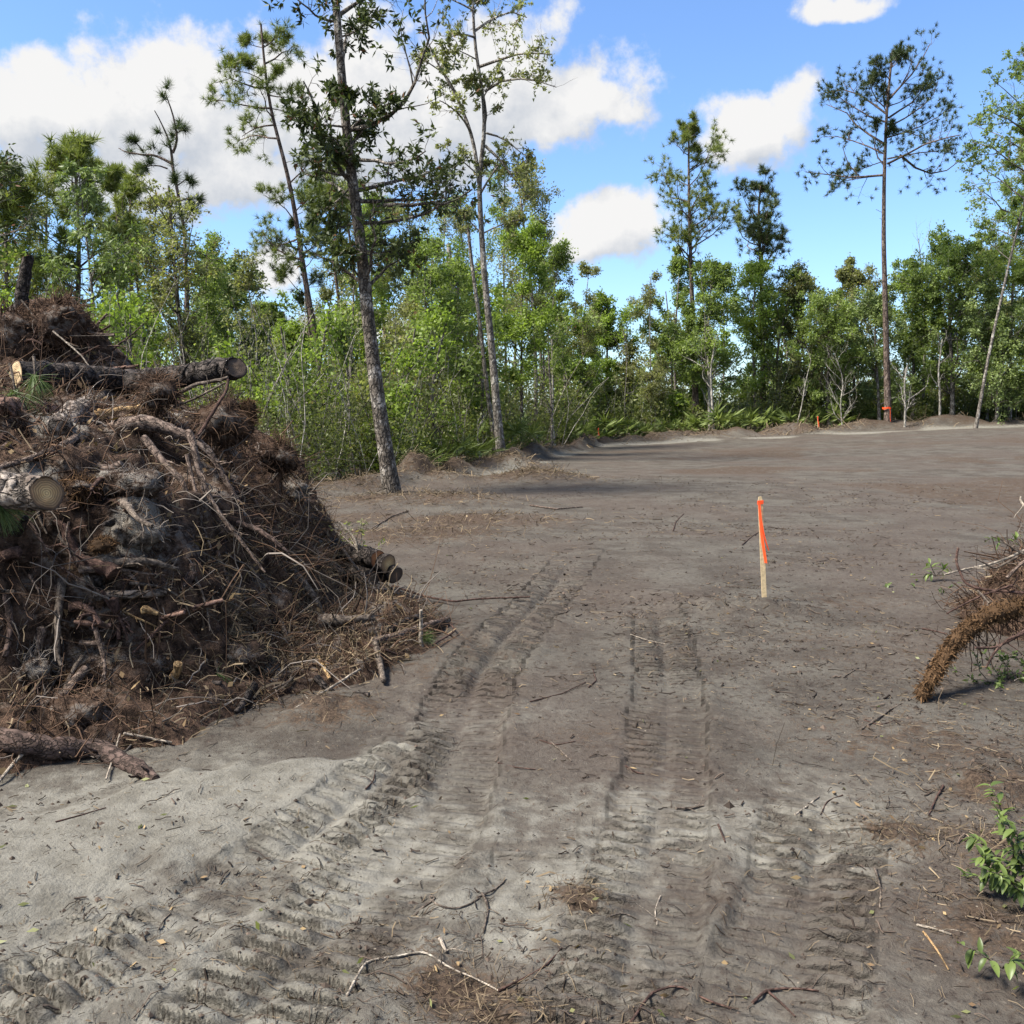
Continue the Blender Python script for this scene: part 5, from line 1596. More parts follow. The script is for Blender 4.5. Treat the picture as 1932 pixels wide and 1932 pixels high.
def frond_mesh(seed, nb=17, dry=False, wide=1.0):
    rng = np.random.default_rng(seed)
    mb = MB()
    pet = curves(rng, np.zeros((1, 3)), np.array([[0.25, 0, 1.0]]), np.array([.75]), 6, .05, -.03)
    v, f = strands(pet, np.linspace(.010, .006, 6)[None], 4, rng)
    mb.add(v, f, 0, .35)
    c = pet[0, -1]
    ax = nrm(pet[0, -1] - pet[0, -2])
    side = nrm(np.cross(ax, [1.0, 0, 0.2]))
    nor = np.cross(side, ax)
    a = np.radians(np.linspace(-118, 118, nb)) + rng.normal(size=nb) * .05
    d = np.cos(a)[:, None] * ax + np.sin(a)[:, None] * side + nor * .12
    d = nrm(d)
    L = .50 * (1 - .18 * np.abs(np.linspace(-1, 1, nb))) * rng.uniform(.85, 1.1, nb)
    C = curves(rng, np.repeat(c[None], nb, 0), d, L, 4, .04, -.07 if not dry else -.4)
    Wd = np.array([.012, .034, .026, .003])[None] * wide * np.ones((nb, 1))
    v, f = ribbons(C, Wd, rng)
    mb.add(v, f, 0, rep(np.clip(rng.normal(.5, .2, nb), 0, .92), 8), False)
    return mb.mesh('frond', MATS['frond_dry' if dry else 'frond'])


FR = [frond_mesh(s) for s in range(6)]
FRW = [frond_mesh(40 + s, 12, False, 2.0) for s in range(6)]
FRD = [frond_mesh(90 + s, 13, True) for s in range(2)]


def palmetto(x, y, size, seed, label, nf=9, group=None):
    rng = np.random.default_rng(seed)
    o = empty('palmetto', (float(x), float(y), gz(x, y) - .05), label, 'palmetto', group)
    for i in range(nf):
        dry = rng.uniform() < .14
        q = bpy.data.objects.new('frond', (FRD if dry else (FRW if y > 38 else FR))[int(rng.integers(0, 2 if dry else 6))])
        COL.objects.link(q)
        q.parent = o
        q.rotation_euler = (float(rng.normal() * .15), float(rng.uniform(.0, .75) if not dry else 1.1), float(rng.uniform(0, 6.283)))
        s = float(size * rng.uniform(.75, 1.15))
        q.scale = (s, s, s)
    return o


def at_edge(u, dy):
    """ground point at the foot of the wood along the column u"""
    k = (u - 966) / F
    y = 30.0
    for _ in range(12):
        y = 0.5 * y + 0.5 * (float(edge_y(k * y)) + dy)
    return k * y, y


for i, (u, Y, s, nf, lb) in enumerate([(812, 26.5, 1.15, 10, 'palmetto clump left of the grey-stemmed tree foot'), (850, 27.5, 1.2, 11, 'large palmetto between the grey stem and slender pale tree'), (880, 29, 1.1, 10, 'palmetto close left of the dead grey sapling'),
                                       (922, 30.5, 1.0, 9, 'palmetto tucked behind the slender pale tree foot'), (978, 31.5, 1.45, 11, 'tall palmetto with raised fans right of the slender pale tree'), (790, 24.5, .9, 8, 'drooping palmetto right of the thick leaning trunk'),
                                       (772, 25.5, 1.0, 8, 'palmetto half hidden by the thick leaning trunk'), (1000, 34.5, 1.0, 8, 'low palmetto farthest right of the near clumps'), (700, 24, .9, 7, 'palmetto left of the thick leaning trunk')]):
    x = (u - 966) / F * Y
    palmetto(x, Y, s, 300 + i, lb, nf)
ORD = ('first second third fourth fifth sixth seventh eighth ninth tenth eleventh twelfth thirteenth fourteenth fifteenth sixteenth seventeenth eighteenth nineteenth twentieth twenty-first '
       'twenty-second twenty-third twenty-fourth twenty-fifth twenty-sixth twenty-seventh twenty-eighth').split()
for i, u in enumerate([1078, 1096, 1112, 1150, 1175, 1205, 1222, 1262, 1284, 1300, 1335, 1352, 1370, 1402, 1420, 1455, 1490, 1515, 1572, 1640]):
    rr_ = np.random.default_rng(400 + i)
    x, y = at_edge(u, rr_.uniform(.5, 2.2))
    palmetto(x, y, rr_.uniform(.95, 1.6), 330 + i, ORD[i] + ' palmetto from the left in the far row along the clearing', 9, 'palmettos along the far edge')


# --- undergrowth and the wood behind, read as one mass
def build_undergrowth():
    rng = np.random.default_rng(500)
    nb = 1150
    ua = rng.uniform(-500, 2500, nb)
    P = []
    for u in ua:
        x, y = at_edge(u, 0.0)
        P.append((x, y))
    P = np.array(P)
    dep = rng.gamma(1.5, 2.2, nb) + 2.4 - 1.3 * (P[:, 1] < 30) + 2.2 * ((ua > 750) & (ua < 1015))
    k = P[:, 0] / P[:, 1]
    Y = P[:, 1] + dep
    X = k * Y + rng.normal(size=nb) * .5
    Z = gh(X, Y)
    H = np.clip(rng.gamma(3.0, .45, nb) * np.where(P[:, 1] > 40, .8, 1) + dep * .22, .5, 4.5)
    far = Y / 30
    W_ = np.clip(H * rng.uniform(.3, .6, nb), .3, 1.3)
    per = 150
    idx = np.repeat(np.arange(nb), per)
    q = rng.normal(size=(len(idx), 3))
    q = nrm(q) * rng.uniform(.25, 1, (len(idx), 1)) ** .6
    p = np.stack([X[idx] + q[:, 0] * W_[idx], Y[idx] + q[:, 1] * W_[idx], Z[idx] + H[idx] * (.55 + .5 * q[:, 2])], -1)
    d = rng.normal(size=p.shape) + np.array([0, 0, .2])
    L = .078 * np.clip(far[idx], .8, 1.9) ** 1.1 * rng.uniform(.7, 1.3, len(idx))
    cl = np.clip(.42 + fbm(X * .25, Y * .25, 0, 2) * .5 + rng.normal(size=nb) * .14, 0, .92)
    tn = np.clip(cl[idx] + rng.normal(size=len(idx)) * .16, 0, .93)
    tn = np.where(rng.uniform(size=len(idx)) < .03, 1, tn)
    V, Fc, tn = leaf_far(rng, p, d, L, L * .62, tn, .1)
    mb = MB().add(V, Fc, 0, tn, False)
    # stems
    ns = 1500
    i = rng.integers(0, nb, ns)
    p0 = np.stack([X[i] + rng.normal(size=ns) * .4, Y[i] + rng.normal(size=ns) * .4, Z[i] - .1], -1)
    C = curves(rng, p0, np.array([[0, 0, 1.0]]) + rng.normal(size=(ns, 3)) * .25, np.minimum(H[i] * rng.uniform(.8, 1.9, ns), 4.5), 7, .14, .05)
    v, f = strands(C, (rng.gamma(2, .005, ns) + .005)[:, None] * np.linspace(1, .35, 7)[None], 3, rng)
    cut = len(f) // 2
    mb.add(v, f[:cut], 1, .5)
    mb.P.append((f[cut:] + (mb.n - len(v)), 2, True))
    tag(mb.build('undergrowth', [MATS['leaf_under'], MATS['bark_gray'], MATS['bark_pale']]), kind='stuff')


build_undergrowth()


def build_woodland():
    rng = np.random.default_rng(600)
    mats = ['bark_gray', 'leaf_green', 'leaf_bright', 'leaf_olive', 'leaf_dark']
    mb = MB()
    n = 250
    for i in range(n):
        u = rng.uniform(-700, 2650)
        dep = 2.0 + rng.gamma(1.6, 6)
        back = i >= 180
        if back:
            dep = rng.uniform(16, 38)
        x, y = at_edge(u, dep)
        z = gz(x, y)
        # skyline: lower in the two gaps of the wood
        top_v = np.interp(u, [-700, 0, 200, 400, 480, 560, 640, 760, 900, 1000, 1070, 1130, 1200, 1300, 1450, 1600, 1750, 1932, 2600],
                          [400, 420, 450, 530, 590, 600, 520, 480, 450, 450, 530, 590, 580, 540, 520, 530, 500, 480, 430])
        Ht = max(3.0, (CAMZ + (775 - top_v) / F * y) - z) * (rng.uniform(.30, 1.0) if not back else rng.uniform(.35, .75))
        tk = resample(np.array([[x, y, z - .2], [x + rng.normal() * .2, y, z + Ht * .5], [x + rng.normal() * .4, y, z + Ht]]), 9)
        r0 = .04 + Ht * .010
        tr = taper(r0, r0 * .25, 9)
        sets, Tw, S, idx2 = crown_arrays(rng, tk, tr, .08, .98, 11, Ht * .26, (35, 80), .05, 4, 3, wob=.18)
        wood_into(mb, [(tk[None], tr[None], 5), (sets[0][0], sets[0][1], 3), (sets[1][0], sets[1][1], 2)], rng, 0)
        L = (.10 + .0019 * y) * (1.5 if back else 1.0)
        V, Fc, tn = leafy(rng, Tw, 12 if not back else 7, L * .85, L * .58, idx2, .16, False, .1, .45)
        mb.add(V, Fc, int(rng.choice([1, 2, 2, 3, 3, 1])), tn, False)
    tag(mb.build('woodland', [MATS[m] for m in mats]), kind='stuff')


build_woodland()

# ------------------------------------------------------------------ survey stakes with orange flagging


def box_between(mb, a, b, w, d):
    a, b = np.array(a, float), np.array(b, float)
    z = nrm(b - a)
    x = nrm(np.cross([0, 1.0, 0], z))
    y = np.cross(z, x)
    V = []
    for q, s in ((a, 1.0), (a + (b - a) * .965, 1.0), (b, .55)):
        for sx, sy in ((-1, -1), (1, -1), (1, 1), (-1, 1)):
            V.append(q + x * sx * w / 2 * s + y * sy * d / 2)
    f = []
    for k in (0, 4):
        for i in range(4):
            j = (i + 1) % 4
            f.append([k + i, k + j, k + 4 + j, k + 4 + i])
    f.append([8, 9, 10, 11])
    f.append([3, 2, 1, 0])
    mb.add(np.array(V), np.array(f), 0, .5, False)


def stake(u, v, vt, ut, label, w=.033, Y=None, fat=1.0):
    p = gnd(u, v) if Y is None else at(u, v, Y)
    top = at(ut, vt, p[1] + .02)
    p = p.copy()
    p[2] = min(p[2], gz(p[0], p[1]))
    o = empty('survey_stake', [float(q) for q in p], label, 'stake', 'wooden survey stakes with orange ribbon')
    loc = p
    mb = MB()
    box_between(mb, p - np.array([0, 0, .12]), top, w, .012 * fat)
    mb.build('lath', MATS['stake_wood'], o, loc)
    H = top[2] - p[2]
    ax = (top - p)
    k0 = p + ax * .945
    rb = MB()
    hw, hd = w / 2 + .004, .006 * fat + .005
    ringp = np.array([[-hw, -hd, 0], [hw, -hd, .004], [hw, hd, 0], [-hw, hd, -.004], [-hw, -hd, 0]])
    V = np.concatenate([ringp + [0, 0, .016 * fat], ringp - [0, 0, .016 * fat]]) + k0
    i = np.arange(4)
    rb.add(V, np.stack([i, i + 1, i + 6, i + 5], -1), 0, .5, False)
    rng = np.random.default_rng(int(u))
    tl = np.array([[-.018, -.02, 0], [-.014, -.026, -.06], [.002, -.03, -.20], [.020, -.03, -.34], [.040, -.034, -.44], [.052, -.03, -.51]]) * np.array([fat ** .3, 1, H / .88]) + k0
    tl2 = np.array([[-.012, -.024, -.01], [.004, -.03, -.16], [.030, -.035, -.28], [.056, -.03, -.36], [.076, -.02, -.405]]) * np.array([fat ** .3, 1, H / .88]) + k0
    for q, wa, wb in ((tl, .014, .030), (tl2, .014, .014)):
        P = resample(q, 12)
        side = nrm(np.array([1.0, -.25, .12]))
        tw = np.linspace(.2, 1.1, 12)
        sd = np.stack([np.cos(tw * .9), -np.sin(tw * .9), 0 * tw], -1)
        wd = np.linspace(wa, wb, 12)[:, None] * fat ** .5
        V = np.concatenate([P - sd * wd / 2, P + sd * wd / 2])
        i = np.arange(11)
        rb.add(V, np.stack([i, i + 1, i + 13, i + 12], -1), 0, .5, True)
    rb.build('flagging_tape', MATS['ribbon'], o, loc)


stake(1444, 1133, 937, 1434, 'wooden survey stake with orange ribbon standing in the open sand', .038)
stake(1543, 818, 785, 1543, 'distant stake with orange ribbon left of the lone tall pine', .045, 48.6, 2.2)
stake(1129, 841, 807, 1129, 'distant stake with orange ribbon at the back corner of the clearing', .045, 46.5, 2.2)

# ------------------------------------------------------------------ the heap cut by the right edge
# fibrous palmetto trunk arching out of it


def fuzzy_trunk():
    px = [(1736, 1316), (1750, 1294), (1768, 1262), (1790, 1226), (1818, 1192), (1856, 1166), (1905, 1148), (1965, 1140), (2040, 1138)]
    Yd = [5.15, 5.18, 5.22, 5.30, 5.4, 5.5, 5.6, 5.7, 5.8]
    P = resample(np.array([at(u, v, y) for (u, v), y in zip(px, Yd)]), 40)
    loc = P[0].copy()
    rng = np.random.default_rng(900)
    o = empty('uprooted_palmetto', [float(q) for q in loc], 'shaggy orange-brown palmetto trunk arching down at the right edge', 'palmetto')
    rad = np.interp(np.linspace(0, 1, 40), [0, .12, .4, .7, 1], [.028, .036, .042, .048, .052]) * (1 + .10 * np.sin(np.arange(40) * 1.9))
    v, f = strands(P[None], rad[None], 16, rng, True)
    cc = np.repeat(np.concatenate([P[:1], P, P[-1:]]), 16, 0)
    v = cc + (v - cc) * (1 + .55 * fbm(v[:, 0] * 22, v[:, 1] * 22, v[:, 2] * 22, 3))[:, None]
    MB().add(v, f, 0, .25).build('stem', MATS['fibre_orange'], o, loc)
    n = 9500
    t = rng.uniform(0, 38.9, n)
    i = t.astype(int)
    w = (t - i)[:, None]
    c = P[i] * (1 - w) + P[i + 1] * w
    T = nrm(P[i + 1] - P[i])
    q = rng.normal(size=(n, 3))
    q = nrm(q - (q * T).sum(-1, keepdims=True) * T)
    p0 = c + q * rad[i][:, None] * .9
    C = curves(rng, p0, -T * .8 + q * rng.uniform(.0, .6, (n, 1)) + rng.normal(size=(n, 3)) * .6, rng.gamma(3, .0075, n) + .008, 4, .5, -.08)
    V, Fq = ribbons(C, (rng.gamma(2, .0012, n) + .0012)[:, None] * np.ones((1, 4)), rng)
    tn = np.clip(.42 + .3 * vnoise(c[:, 0] * 9, c[:, 1] * 9, c[:, 2] * 9) + rng.normal(size=n) * .2 - .16 * (t / 38), 0, 1)
    tag(MB().add(V, Fq, 0, rep(tn, 8), False).build('fibres', MATS['fibre_orange'], o, loc), kind='stuff')
    n = 90
    i = rng.integers(0, 38, n)
    T = nrm(P[i + 1] - P[i])
    q = rng.normal(size=(n, 3)) + np.array([0, -.4, .5])
    q = nrm(q - (q * T).sum(-1, keepdims=True) * T)
    C = curves(rng, P[i] + q * rad[i][:, None] * .85, -T * .9 + q * rng.uniform(.15, .7, (n, 1)), rng.uniform(.03, .075, n), 4, .15, -.05)
    V, Fq = ribbons(C, (rng.uniform(.006, .016, n))[:, None] * np.array([[1, 1, .7, .2]]), rng)
    MB().add(V, Fq, 0, rep(rng.uniform(.2, 1, n), 8), False).build('leaf_bases', MATS['fibre_orange'], o, loc)
    n = 70
    i = rng.integers(14, 39, n)
    p0 = P[i] + np.array([0, 0, -1]) * rad[i][:, None] * .8
    C = curves(rng, p0, np.array([[.3, -.2, -.9]]) + rng.normal(size=(n, 3)) * .35, rng.uniform(.08, .26, n), 5, .15, -.05)
    V, Fq = strands(C, np.full((n, 5), .0026), 4, rng)
    tag(MB().add(V, Fq, 0, rep(rng.uniform(0, .25, n), 20)).build('black_roots', MATS['root_dark'], o, loc), kind='stuff')


fuzzy_trunk()

# brush heap behind it
rng = np.random.default_rng(905)
hp = gnd(1990, 1180)
BH = empty('brush_heap', [float(q) for q in hp], 'tangle of brown roots and twigs heaped at the right edge', 'brush heap')
xs = np.linspace(-.75, .95, 46)
X, Y_ = np.meshgrid(xs, np.linspace(-.9, .9, 46))
Rr = np.hypot(X / .62, Y_ / .8)
Hh = .50 * np.clip(1 - Rr ** 2, -.3, 1) * (1 + .5 * fbm(X * 4, Y_ * 4, 9, 3)) + .04 * fbm(X * 14, Y_ * 14, 2, 2)
V = np.stack([X, Y_, Hh], -1).reshape(-1, 3)
i = (np.arange(45)[:, None] * 46 + np.arange(45)[None]).ravel()
MB().add(V, np.stack([i, i + 1, i + 47, i + 46], -1), 0, 0.0).build('earth_core', MATS['pile_earth'], BH)
n = 2600
ok = np.nonzero(Hh.ravel() > 0)[0]
k = rng.choice(ok, n)
p0 = V[k]
C = curves(rng, p0, rng.normal(size=(n, 3)) + np.array([-.2, -.2, .35]), rng.gamma(2, .07, n) + .05, 5, .3, -.08)
v, f = strands(C, (rng.gamma(2, .0011, n) + .0012)[:, None] * np.linspace(1, .5, 5)[None], 3, rng)
tag(MB().add(v, f, 0, rep(rng.beta(1.4, 2, n), 15)).build('root_tangle', MATS['root_dark'], BH), kind='stuff')
n = 1500
k = rng.choice(ok, n)
C = curves(rng, V[k], rng.normal(size=(n, 3)) + np.array([0, 0, .2]), rng.gamma(2, .03, n) + .04, 4, .3, -.08)
v, f = ribbons(C, (rng.gamma(2, .0012, n) + .0015)[:, None] * np.ones((1, 4)), rng)
tag(MB().add(v, f, 0, rep(rng.beta(1.4, 2, n), 8), False).build('straw_litter', MATS['straw'], BH), kind='stuff')

br = [([(1782, 1084), (1820, 1074), (1862, 1066), (1900, 1054), (1950, 1030)], 6.3, 6.5, .006, .011, 'bark_stick_pale', 'pale straight branch lying out of the right brush heap'),
      ([(1808, 1034), (1802, 1056), (1812, 1082), (1822, 1104), (1850, 1112), (1940, 1120)], 6.2, 6.0, .008, .010, 'bark_vine', 'red-brown vine hooked up before the right brush heap'),
      ([(1840, 1054), (1860, 1062), (1875, 1076), (1920, 1050)], 6.2, 6.2, .006, .008, 'bark_stick', 'crooked grey twig above the hooked vine'),
      ([(1786, 1158), (1815, 1142), (1850, 1124), (1910, 1104)], 5.9, 6.0, .005, .008, 'bark_vine', 'thin brown stem slanting across the sand to the brush heap'),
      ([(1845, 1115), (1856, 1126), (1866, 1138)], 5.8, 5.7, .008, .006, 'bark_stick', 'short stub crossing above the shaggy trunk'),
      ([(1740, 1186), (1762, 1190), (1786, 1196)], 5.75, 5.65, .006, .004, 'bark_vine', 'short dark stick on the sand left of the shaggy trunk'),
      ([(1840, 1222), (1880, 1222), (1920, 1200), (1960, 1170)], 5.2, 5.3, .007, .011, 'bark_vine', 'brown vine running beneath the shaggy trunk'),
      ([(1860, 1260), (1872, 1235), (1900, 1205), (1950, 1190)], 5.0, 5.1, .006, .008, 'bark_vine', 'looping brown vine over the green leaf clump'),
      ([(1900, 1090), (1930, 1060), (1960, 1040)], 6.0, 6.0, .012, .010, 'bark_root', 'thick root end showing in the right brush heap'),
      ([(1926, 938), (1922, 945), (1950, 970)], 6.6, 6.5, .007, .010, 'bark_stick_pale', 'pale broken twig tip high on the right edge'),
      ([(1880, 1010), (1905, 1032), (1940, 1050)], 6.5, 6.4, .006, .009, 'bark_stick', 'grey twig with lichen above the pale straight branch')]
for i, (px, ya, yb, r0, r1, mt, lb) in enumerate(br):
    tube_thing('branch', lb, 'branch', along(px, ya, yb), r0, r1, mt, 7, .12, seed=910 + i, twigs=4, twig_len=.16)


def leaf_mesh(seed, L=.06, W=.024):
    """a real leaf: folded along its midrib, curled"""
    rng = np.random.default_rng(seed)
    k = 6
    t = np.linspace(0, 1, k)
    wd = W / 2 * np.sin(np.pi * np.clip(t * .93 + .04, 0, 1)) ** .8
    z = -L * (.25 + .3 * rng.uniform()) * t ** 2
    mid = np.stack([0 * t, L * t, z], -1)
    le = mid + np.stack([-wd, 0 * t, wd * .45], -1)
    ri = mid + np.stack([wd, 0 * t, wd * .45], -1)
    V = np.concatenate([le, mid, ri])
    i = np.arange(k - 1)
    Fq = np.concatenate([np.stack([i, i + 1, i + k + 1, i + k], -1), np.stack([i + k, i + k + 1, i + 2 * k + 1, i + 2 * k], -1)])
    return MB().add(V, Fq, 0, rng.uniform(.15, .95)).mesh('leaf', MATS['sprig_leaf'])


LEAVES = [leaf_mesh(s) for s in range(8)]


def leaf_branch(label, p, stems, per, scale, seed, name='leafy_branch', bark='bark_stick', stem_r=.004, droop=.4, size=(.7, 1.2)):
    """leafy branch whose leaves are parts of their own"""
    rng = np.random.default_rng(seed)
    o = empty(name, [float(q) for q in p], label, 'leafy branch')
    C = np.concatenate([curves(rng, np.array([s[0]], float), np.array([s[1]], float), np.array([s[2]]), 8, .14, -.02) for s in stems])
    v, f = strands(C, stem_r * np.linspace(1, .35, 8)[None] * np.ones((len(C), 1)), 5, rng)
    MB().add(v, f).build('stem', MATS[bark], o)
    q, d, r, t, _ = spawn(rng, C, np.ones(C.shape[:2]), per, .15, 1, 30, 80)
    for a, b in zip(q, d):
        lf = bpy.data.objects.new('leaf', LEAVES[int(rng.integers(0, 8))])
        COL.objects.link(lf)
        lf.parent = o
        b = nrm(b + np.array([0, 0, -droop]) * rng.uniform(0, 1))
        lf.location = [float(w) for w in a]
        lf.rotation_euler = Vector(b).to_track_quat('Y', 'Z').to_euler()
        s = float(scale * rng.uniform(*size))
        lf.scale = (s, s, s)
    return o


q = gnd(1912, 1690)
leaf_branch('bright green leafy bush at the right edge in the foreground', q, [((.03, 0, .02), (-.5, -.1, .6), .24), ((.05, .02, .02), (-.2, 0, .9), .30), ((.02, 0, .03), (-.75, .1, .35), .20), ((.05, 0, .04), (-.1, -.3, .7), .24), ((.07, .05, .02), (.2, .1, .8), .3),
            ((.02, -.05, .02), (-.35, -.4, .3), .24), ((.05, 0, .06), (-.4, .2, .85), .32), ((.05, -.05, .02), (.1, -.3, .45), .2), ((.0, .04, .02), (-.1, .2, .9), .26), ((-.03, 0, .02), (-.3, -.1, .5), .18)], 30, .78, 31, size=(.55, 1.15), droop=.25)
leaf_branch('glossy dark-leaved twig lying on the sand left of the right heap', gnd(1765, 1098), [((0, 0, .05), (-.3, 0, .15), .22), ((0, 0, .05), (.2, 0, .2), .15), ((0, 0, .05), (-.1, -.1, .4), .15)], 7, 1.35, 32, stem_r=.005)
leaf_branch('small green sprig by the thin pale twigs on the sand', gnd(1785, 1118), [((0, 0, .02), (.3, -.1, .25), .14), ((0, 0, .02), (-.3, -.1, .2), .12)], 6, .8, 33, stem_r=.003)
leaf_branch('wilted pale leaves on the sand at the lower right edge', gnd(1890, 1845), [((0, 0, .03), (-.6, 0, .2), .16), ((0, 0, .03), (-.1, -.3, .2), .12), ((0, 0, .03), (.5, .1, .2), .18)], 7, .8, 34, stem_r=.003, droop=.7)
leaf_branch('green twig with few leaves on the sand near the brush heap', gnd(1690, 1108), [((0, 0, .02), (-.5, 0, .1), .14), ((.1, 0, .02), (.5, -.1, .1), .12)], 4, .9, 35, stem_r=.003)
leaf_branch('green-leaved twig poking over the pale branch on right edge', at(1905, 1030, 6.4), [((0, 0, 0), (-.5, 0, .3), .16), ((0, 0, 0), (.3, 0, .3), .2)], 6, .8, 36, stem_r=.003)
# low green clump under the shaggy trunk
q = gnd(1900, 1285)
rng = np.random.default_rng(37)
o = empty('leafy_clump', [float(w) for w in q], 'low green leaf clump beneath the shaggy palmetto trunk', 'leaf clump')
C = curves(rng, rng.normal(size=(22, 3)) * np.array([.08, .06, .01]), np.array([[-.1, -.1, .7]]) + rng.normal(size=(22, 3)) * .6, rng.uniform(.1, .28, 22), 6, .2)
v, f = strands(C, .003 * np.linspace(1, .4, 6)[None] * np.ones((22, 1)), 4, rng)
MB().add(v, f).build('stems', MATS['bark_stick'], o)
p, d, r, t, _ = spawn(rng, C, np.ones(C.shape[:2]), 16, .2, 1, 30, 80)
v, f, tn = leaf_quads(rng, p, d, .036 * rng.uniform(.6, 1.2, len(p)), .015, rng.beta(1.6, 2, len(p)), .1)
MB().add(v, f, 0, tn, False).build('leaves', MATS['sprig_leaf'], o)

# ------------------------------------------------------------------ sticks lying on the sand, one by one
GS = [([(655, 1880), (690, 1825), (740, 1808), (800, 1800), (850, 1830), (900, 1850), (940, 1872)], .0055, 'bark_stick_pale', 'long pale root curving over the brown mulch patch in front'),
      ([(940, 1872), (985, 1850), (1030, 1825), (1060, 1790)], .005, 'bark_vine', 'dark root rising right from the mulch patch'),
      ([(782, 1722), (800, 1710), (822, 1700), (818, 1690), (806, 1692), (822, 1708), (850, 1718), (880, 1712), (905, 1696)], .005, 'bark_stick', 'grey twisted root loop in the lower middle'),
      ([(910, 1688), (922, 1712), (916, 1745), (912, 1762)], .006, 'bark_stick', 'bent grey twig hanging from the root loop'),
      ([(900, 1695), (935, 1680), (952, 1664)], .005, 'bark_stick', 'short twig rising right of the root loop'),
      ([(830, 1775), (838, 1792), (842, 1800)], .009, 'bark_stick_pale', 'small pale wood chip above the mulch patch'),
      ([(1190, 1932), (1230, 1890), (1280, 1865), (1330, 1880), (1380, 1905)], .006, 'bark_vine', 'brown root arching at the bottom edge'),
      ([(1420, 1895), (1445, 1870), (1500, 1866), (1545, 1862)], .006, 'bark_vine', 'forked brown twig at the bottom right of centre'),
      ([(1445, 1870), (1475, 1895), (1500, 1920)], .005, 'bark_vine', 'lower prong below the forked brown twig'),
      ([(1730, 1748), (1765, 1755), (1795, 1766)], .006, 'bark_stick_pale', 'pale straight stick on the sand below the green bush'),
      ([(1742, 1760), (1765, 1790), (1790, 1832)], .005, 'wood_split', 'orange sliver of wood below the pale straight stick'),
      ([(1650, 1640), (1662, 1680), (1660, 1715)], .006, 'bark_stick', 'thin upright dead stem lower right'),
      ([(1650, 1585), (1655, 1610), (1658, 1625)], .004, 'bark_vine', 'short dark twig above the upright dead stem'),
      ([(1275, 1530), (1300, 1524), (1328, 1522)], .008, 'bark_stick', 'grey chip of wood between the two right tracks'),
      ([(1355, 1558), (1360, 1570), (1368, 1590)], .006, 'bark_vine', 'small black twig right of the grey wood chip'),
      ([(1240, 1744), (1235, 1720), (1246, 1690)], .004, 'bark_stick_pale', 'thin pale stalk in the lower centre right'),
      ([(1500, 1545), (1520, 1525), (1545, 1505)], .006, 'bark_stick_pale', 'light stick slanting at the top of the right track'),
      ([(1110, 1298), (1125, 1285), (1118, 1262)], .005, 'bark_vine', 'hooked dark twig in the middle of the clearing'),
      ([(1000, 1325), (1060, 1310), (1105, 1288)], .005, 'bark_vine', 'long thin brown twig in the middle of the clearing'),
      ([(1190, 1198), (1220, 1208), (1255, 1216)], .005, 'bark_stick_pale', 'pale thin twig left of the near stake foot'),
      ([(1040, 1402), (1060, 1420), (1078, 1438)], .006, 'bark_stick', 'grey twig crossing another in the middle ground'),
      ([(1020, 1398), (1048, 1408), (1085, 1400)], .005, 'bark_vine', 'dark twig crossed by the grey one in the middle ground'),
      ([(940, 1440), (970, 1452), (1010, 1453)], .005, 'bark_vine', 'dark curved twig right of the pale sand bank'),
      ([(1625, 1378), (1650, 1362), (1680, 1340), (1720, 1320)], .007, 'bark_stick', 'grey branching twig below the shaggy trunk'),
      ([(1630, 1360), (1660, 1370), (1690, 1360)], .005, 'bark_vine', 'dark twig beside the grey branching twig'),
      ([(1590, 1280), (1605, 1270), (1620, 1262)], .005, 'bark_stick', 'short grey twig on the sand right of the stake'),
      ([(1180, 1450), (1200, 1456), (1215, 1462)], .006, 'bark_vine', 'short dark stick beside the centre right track'),
      ([(1590, 1500), (1560, 1512), (1548, 1540)], .004, 'bark_vine', 'curved thin root above the right track'),
      ([(1780, 1480), (1765, 1510), (1752, 1540)], .006, 'bark_vine', 'brown stick right of the third track'),
      ([(1150, 1730), (1180, 1722), (1200, 1735)], .004, 'bark_stick', 'small twig in the lower centre'),
      ([(105, 1552), (150, 1540), (200, 1525)], .004, 'bark_vine', 'thin root on the left end of the pale sand bank'),
      ([(620, 1590), (640, 1580), (648, 1575)], .005, 'bark_vine', 'tiny dark twig on the pale sand bank'),
      ([(690, 1490), (706, 1474), (708, 1462)], .005, 'bark_vine', 'crooked black twig on the ridge of the left track'),
      ([(300, 1755), (310, 1735), (322, 1725)], .004, 'bark_stick', 'little twig in the lower left track'),
      ([(1000, 955), (1050, 962), (1100, 958)], .02, 'bark_root', 'dark flat bark strip on the torn ground behind the heap'),
      ([(770, 965), (740, 975), (700, 1000)], .015, 'bark_root', 'pale root snaking from the foot of the leaning trunk'),
      ([(1400, 1030), (1420, 1012), (1440, 1000)], .008, 'bark_vine', 'thin twig on the far sand left of the stake top'),
      ([(1270, 1002), (1275, 985), (1290, 970)], .010, 'bark_vine', 'small dark twig standing on the far sand')]
for i, (px, r, mt, lb) in enumerate(GS):
    P = [gnd(u, v) + np.array([0, 0, r * .8]) for u, v in px]
    r *= .78
    tube_thing('stick', lb, 'stick', P, r, r * .6, mt, 7, .15, seed=1000 + i, twigs=(2 if i % 2 else 0), twig_len=.08, step=.02)


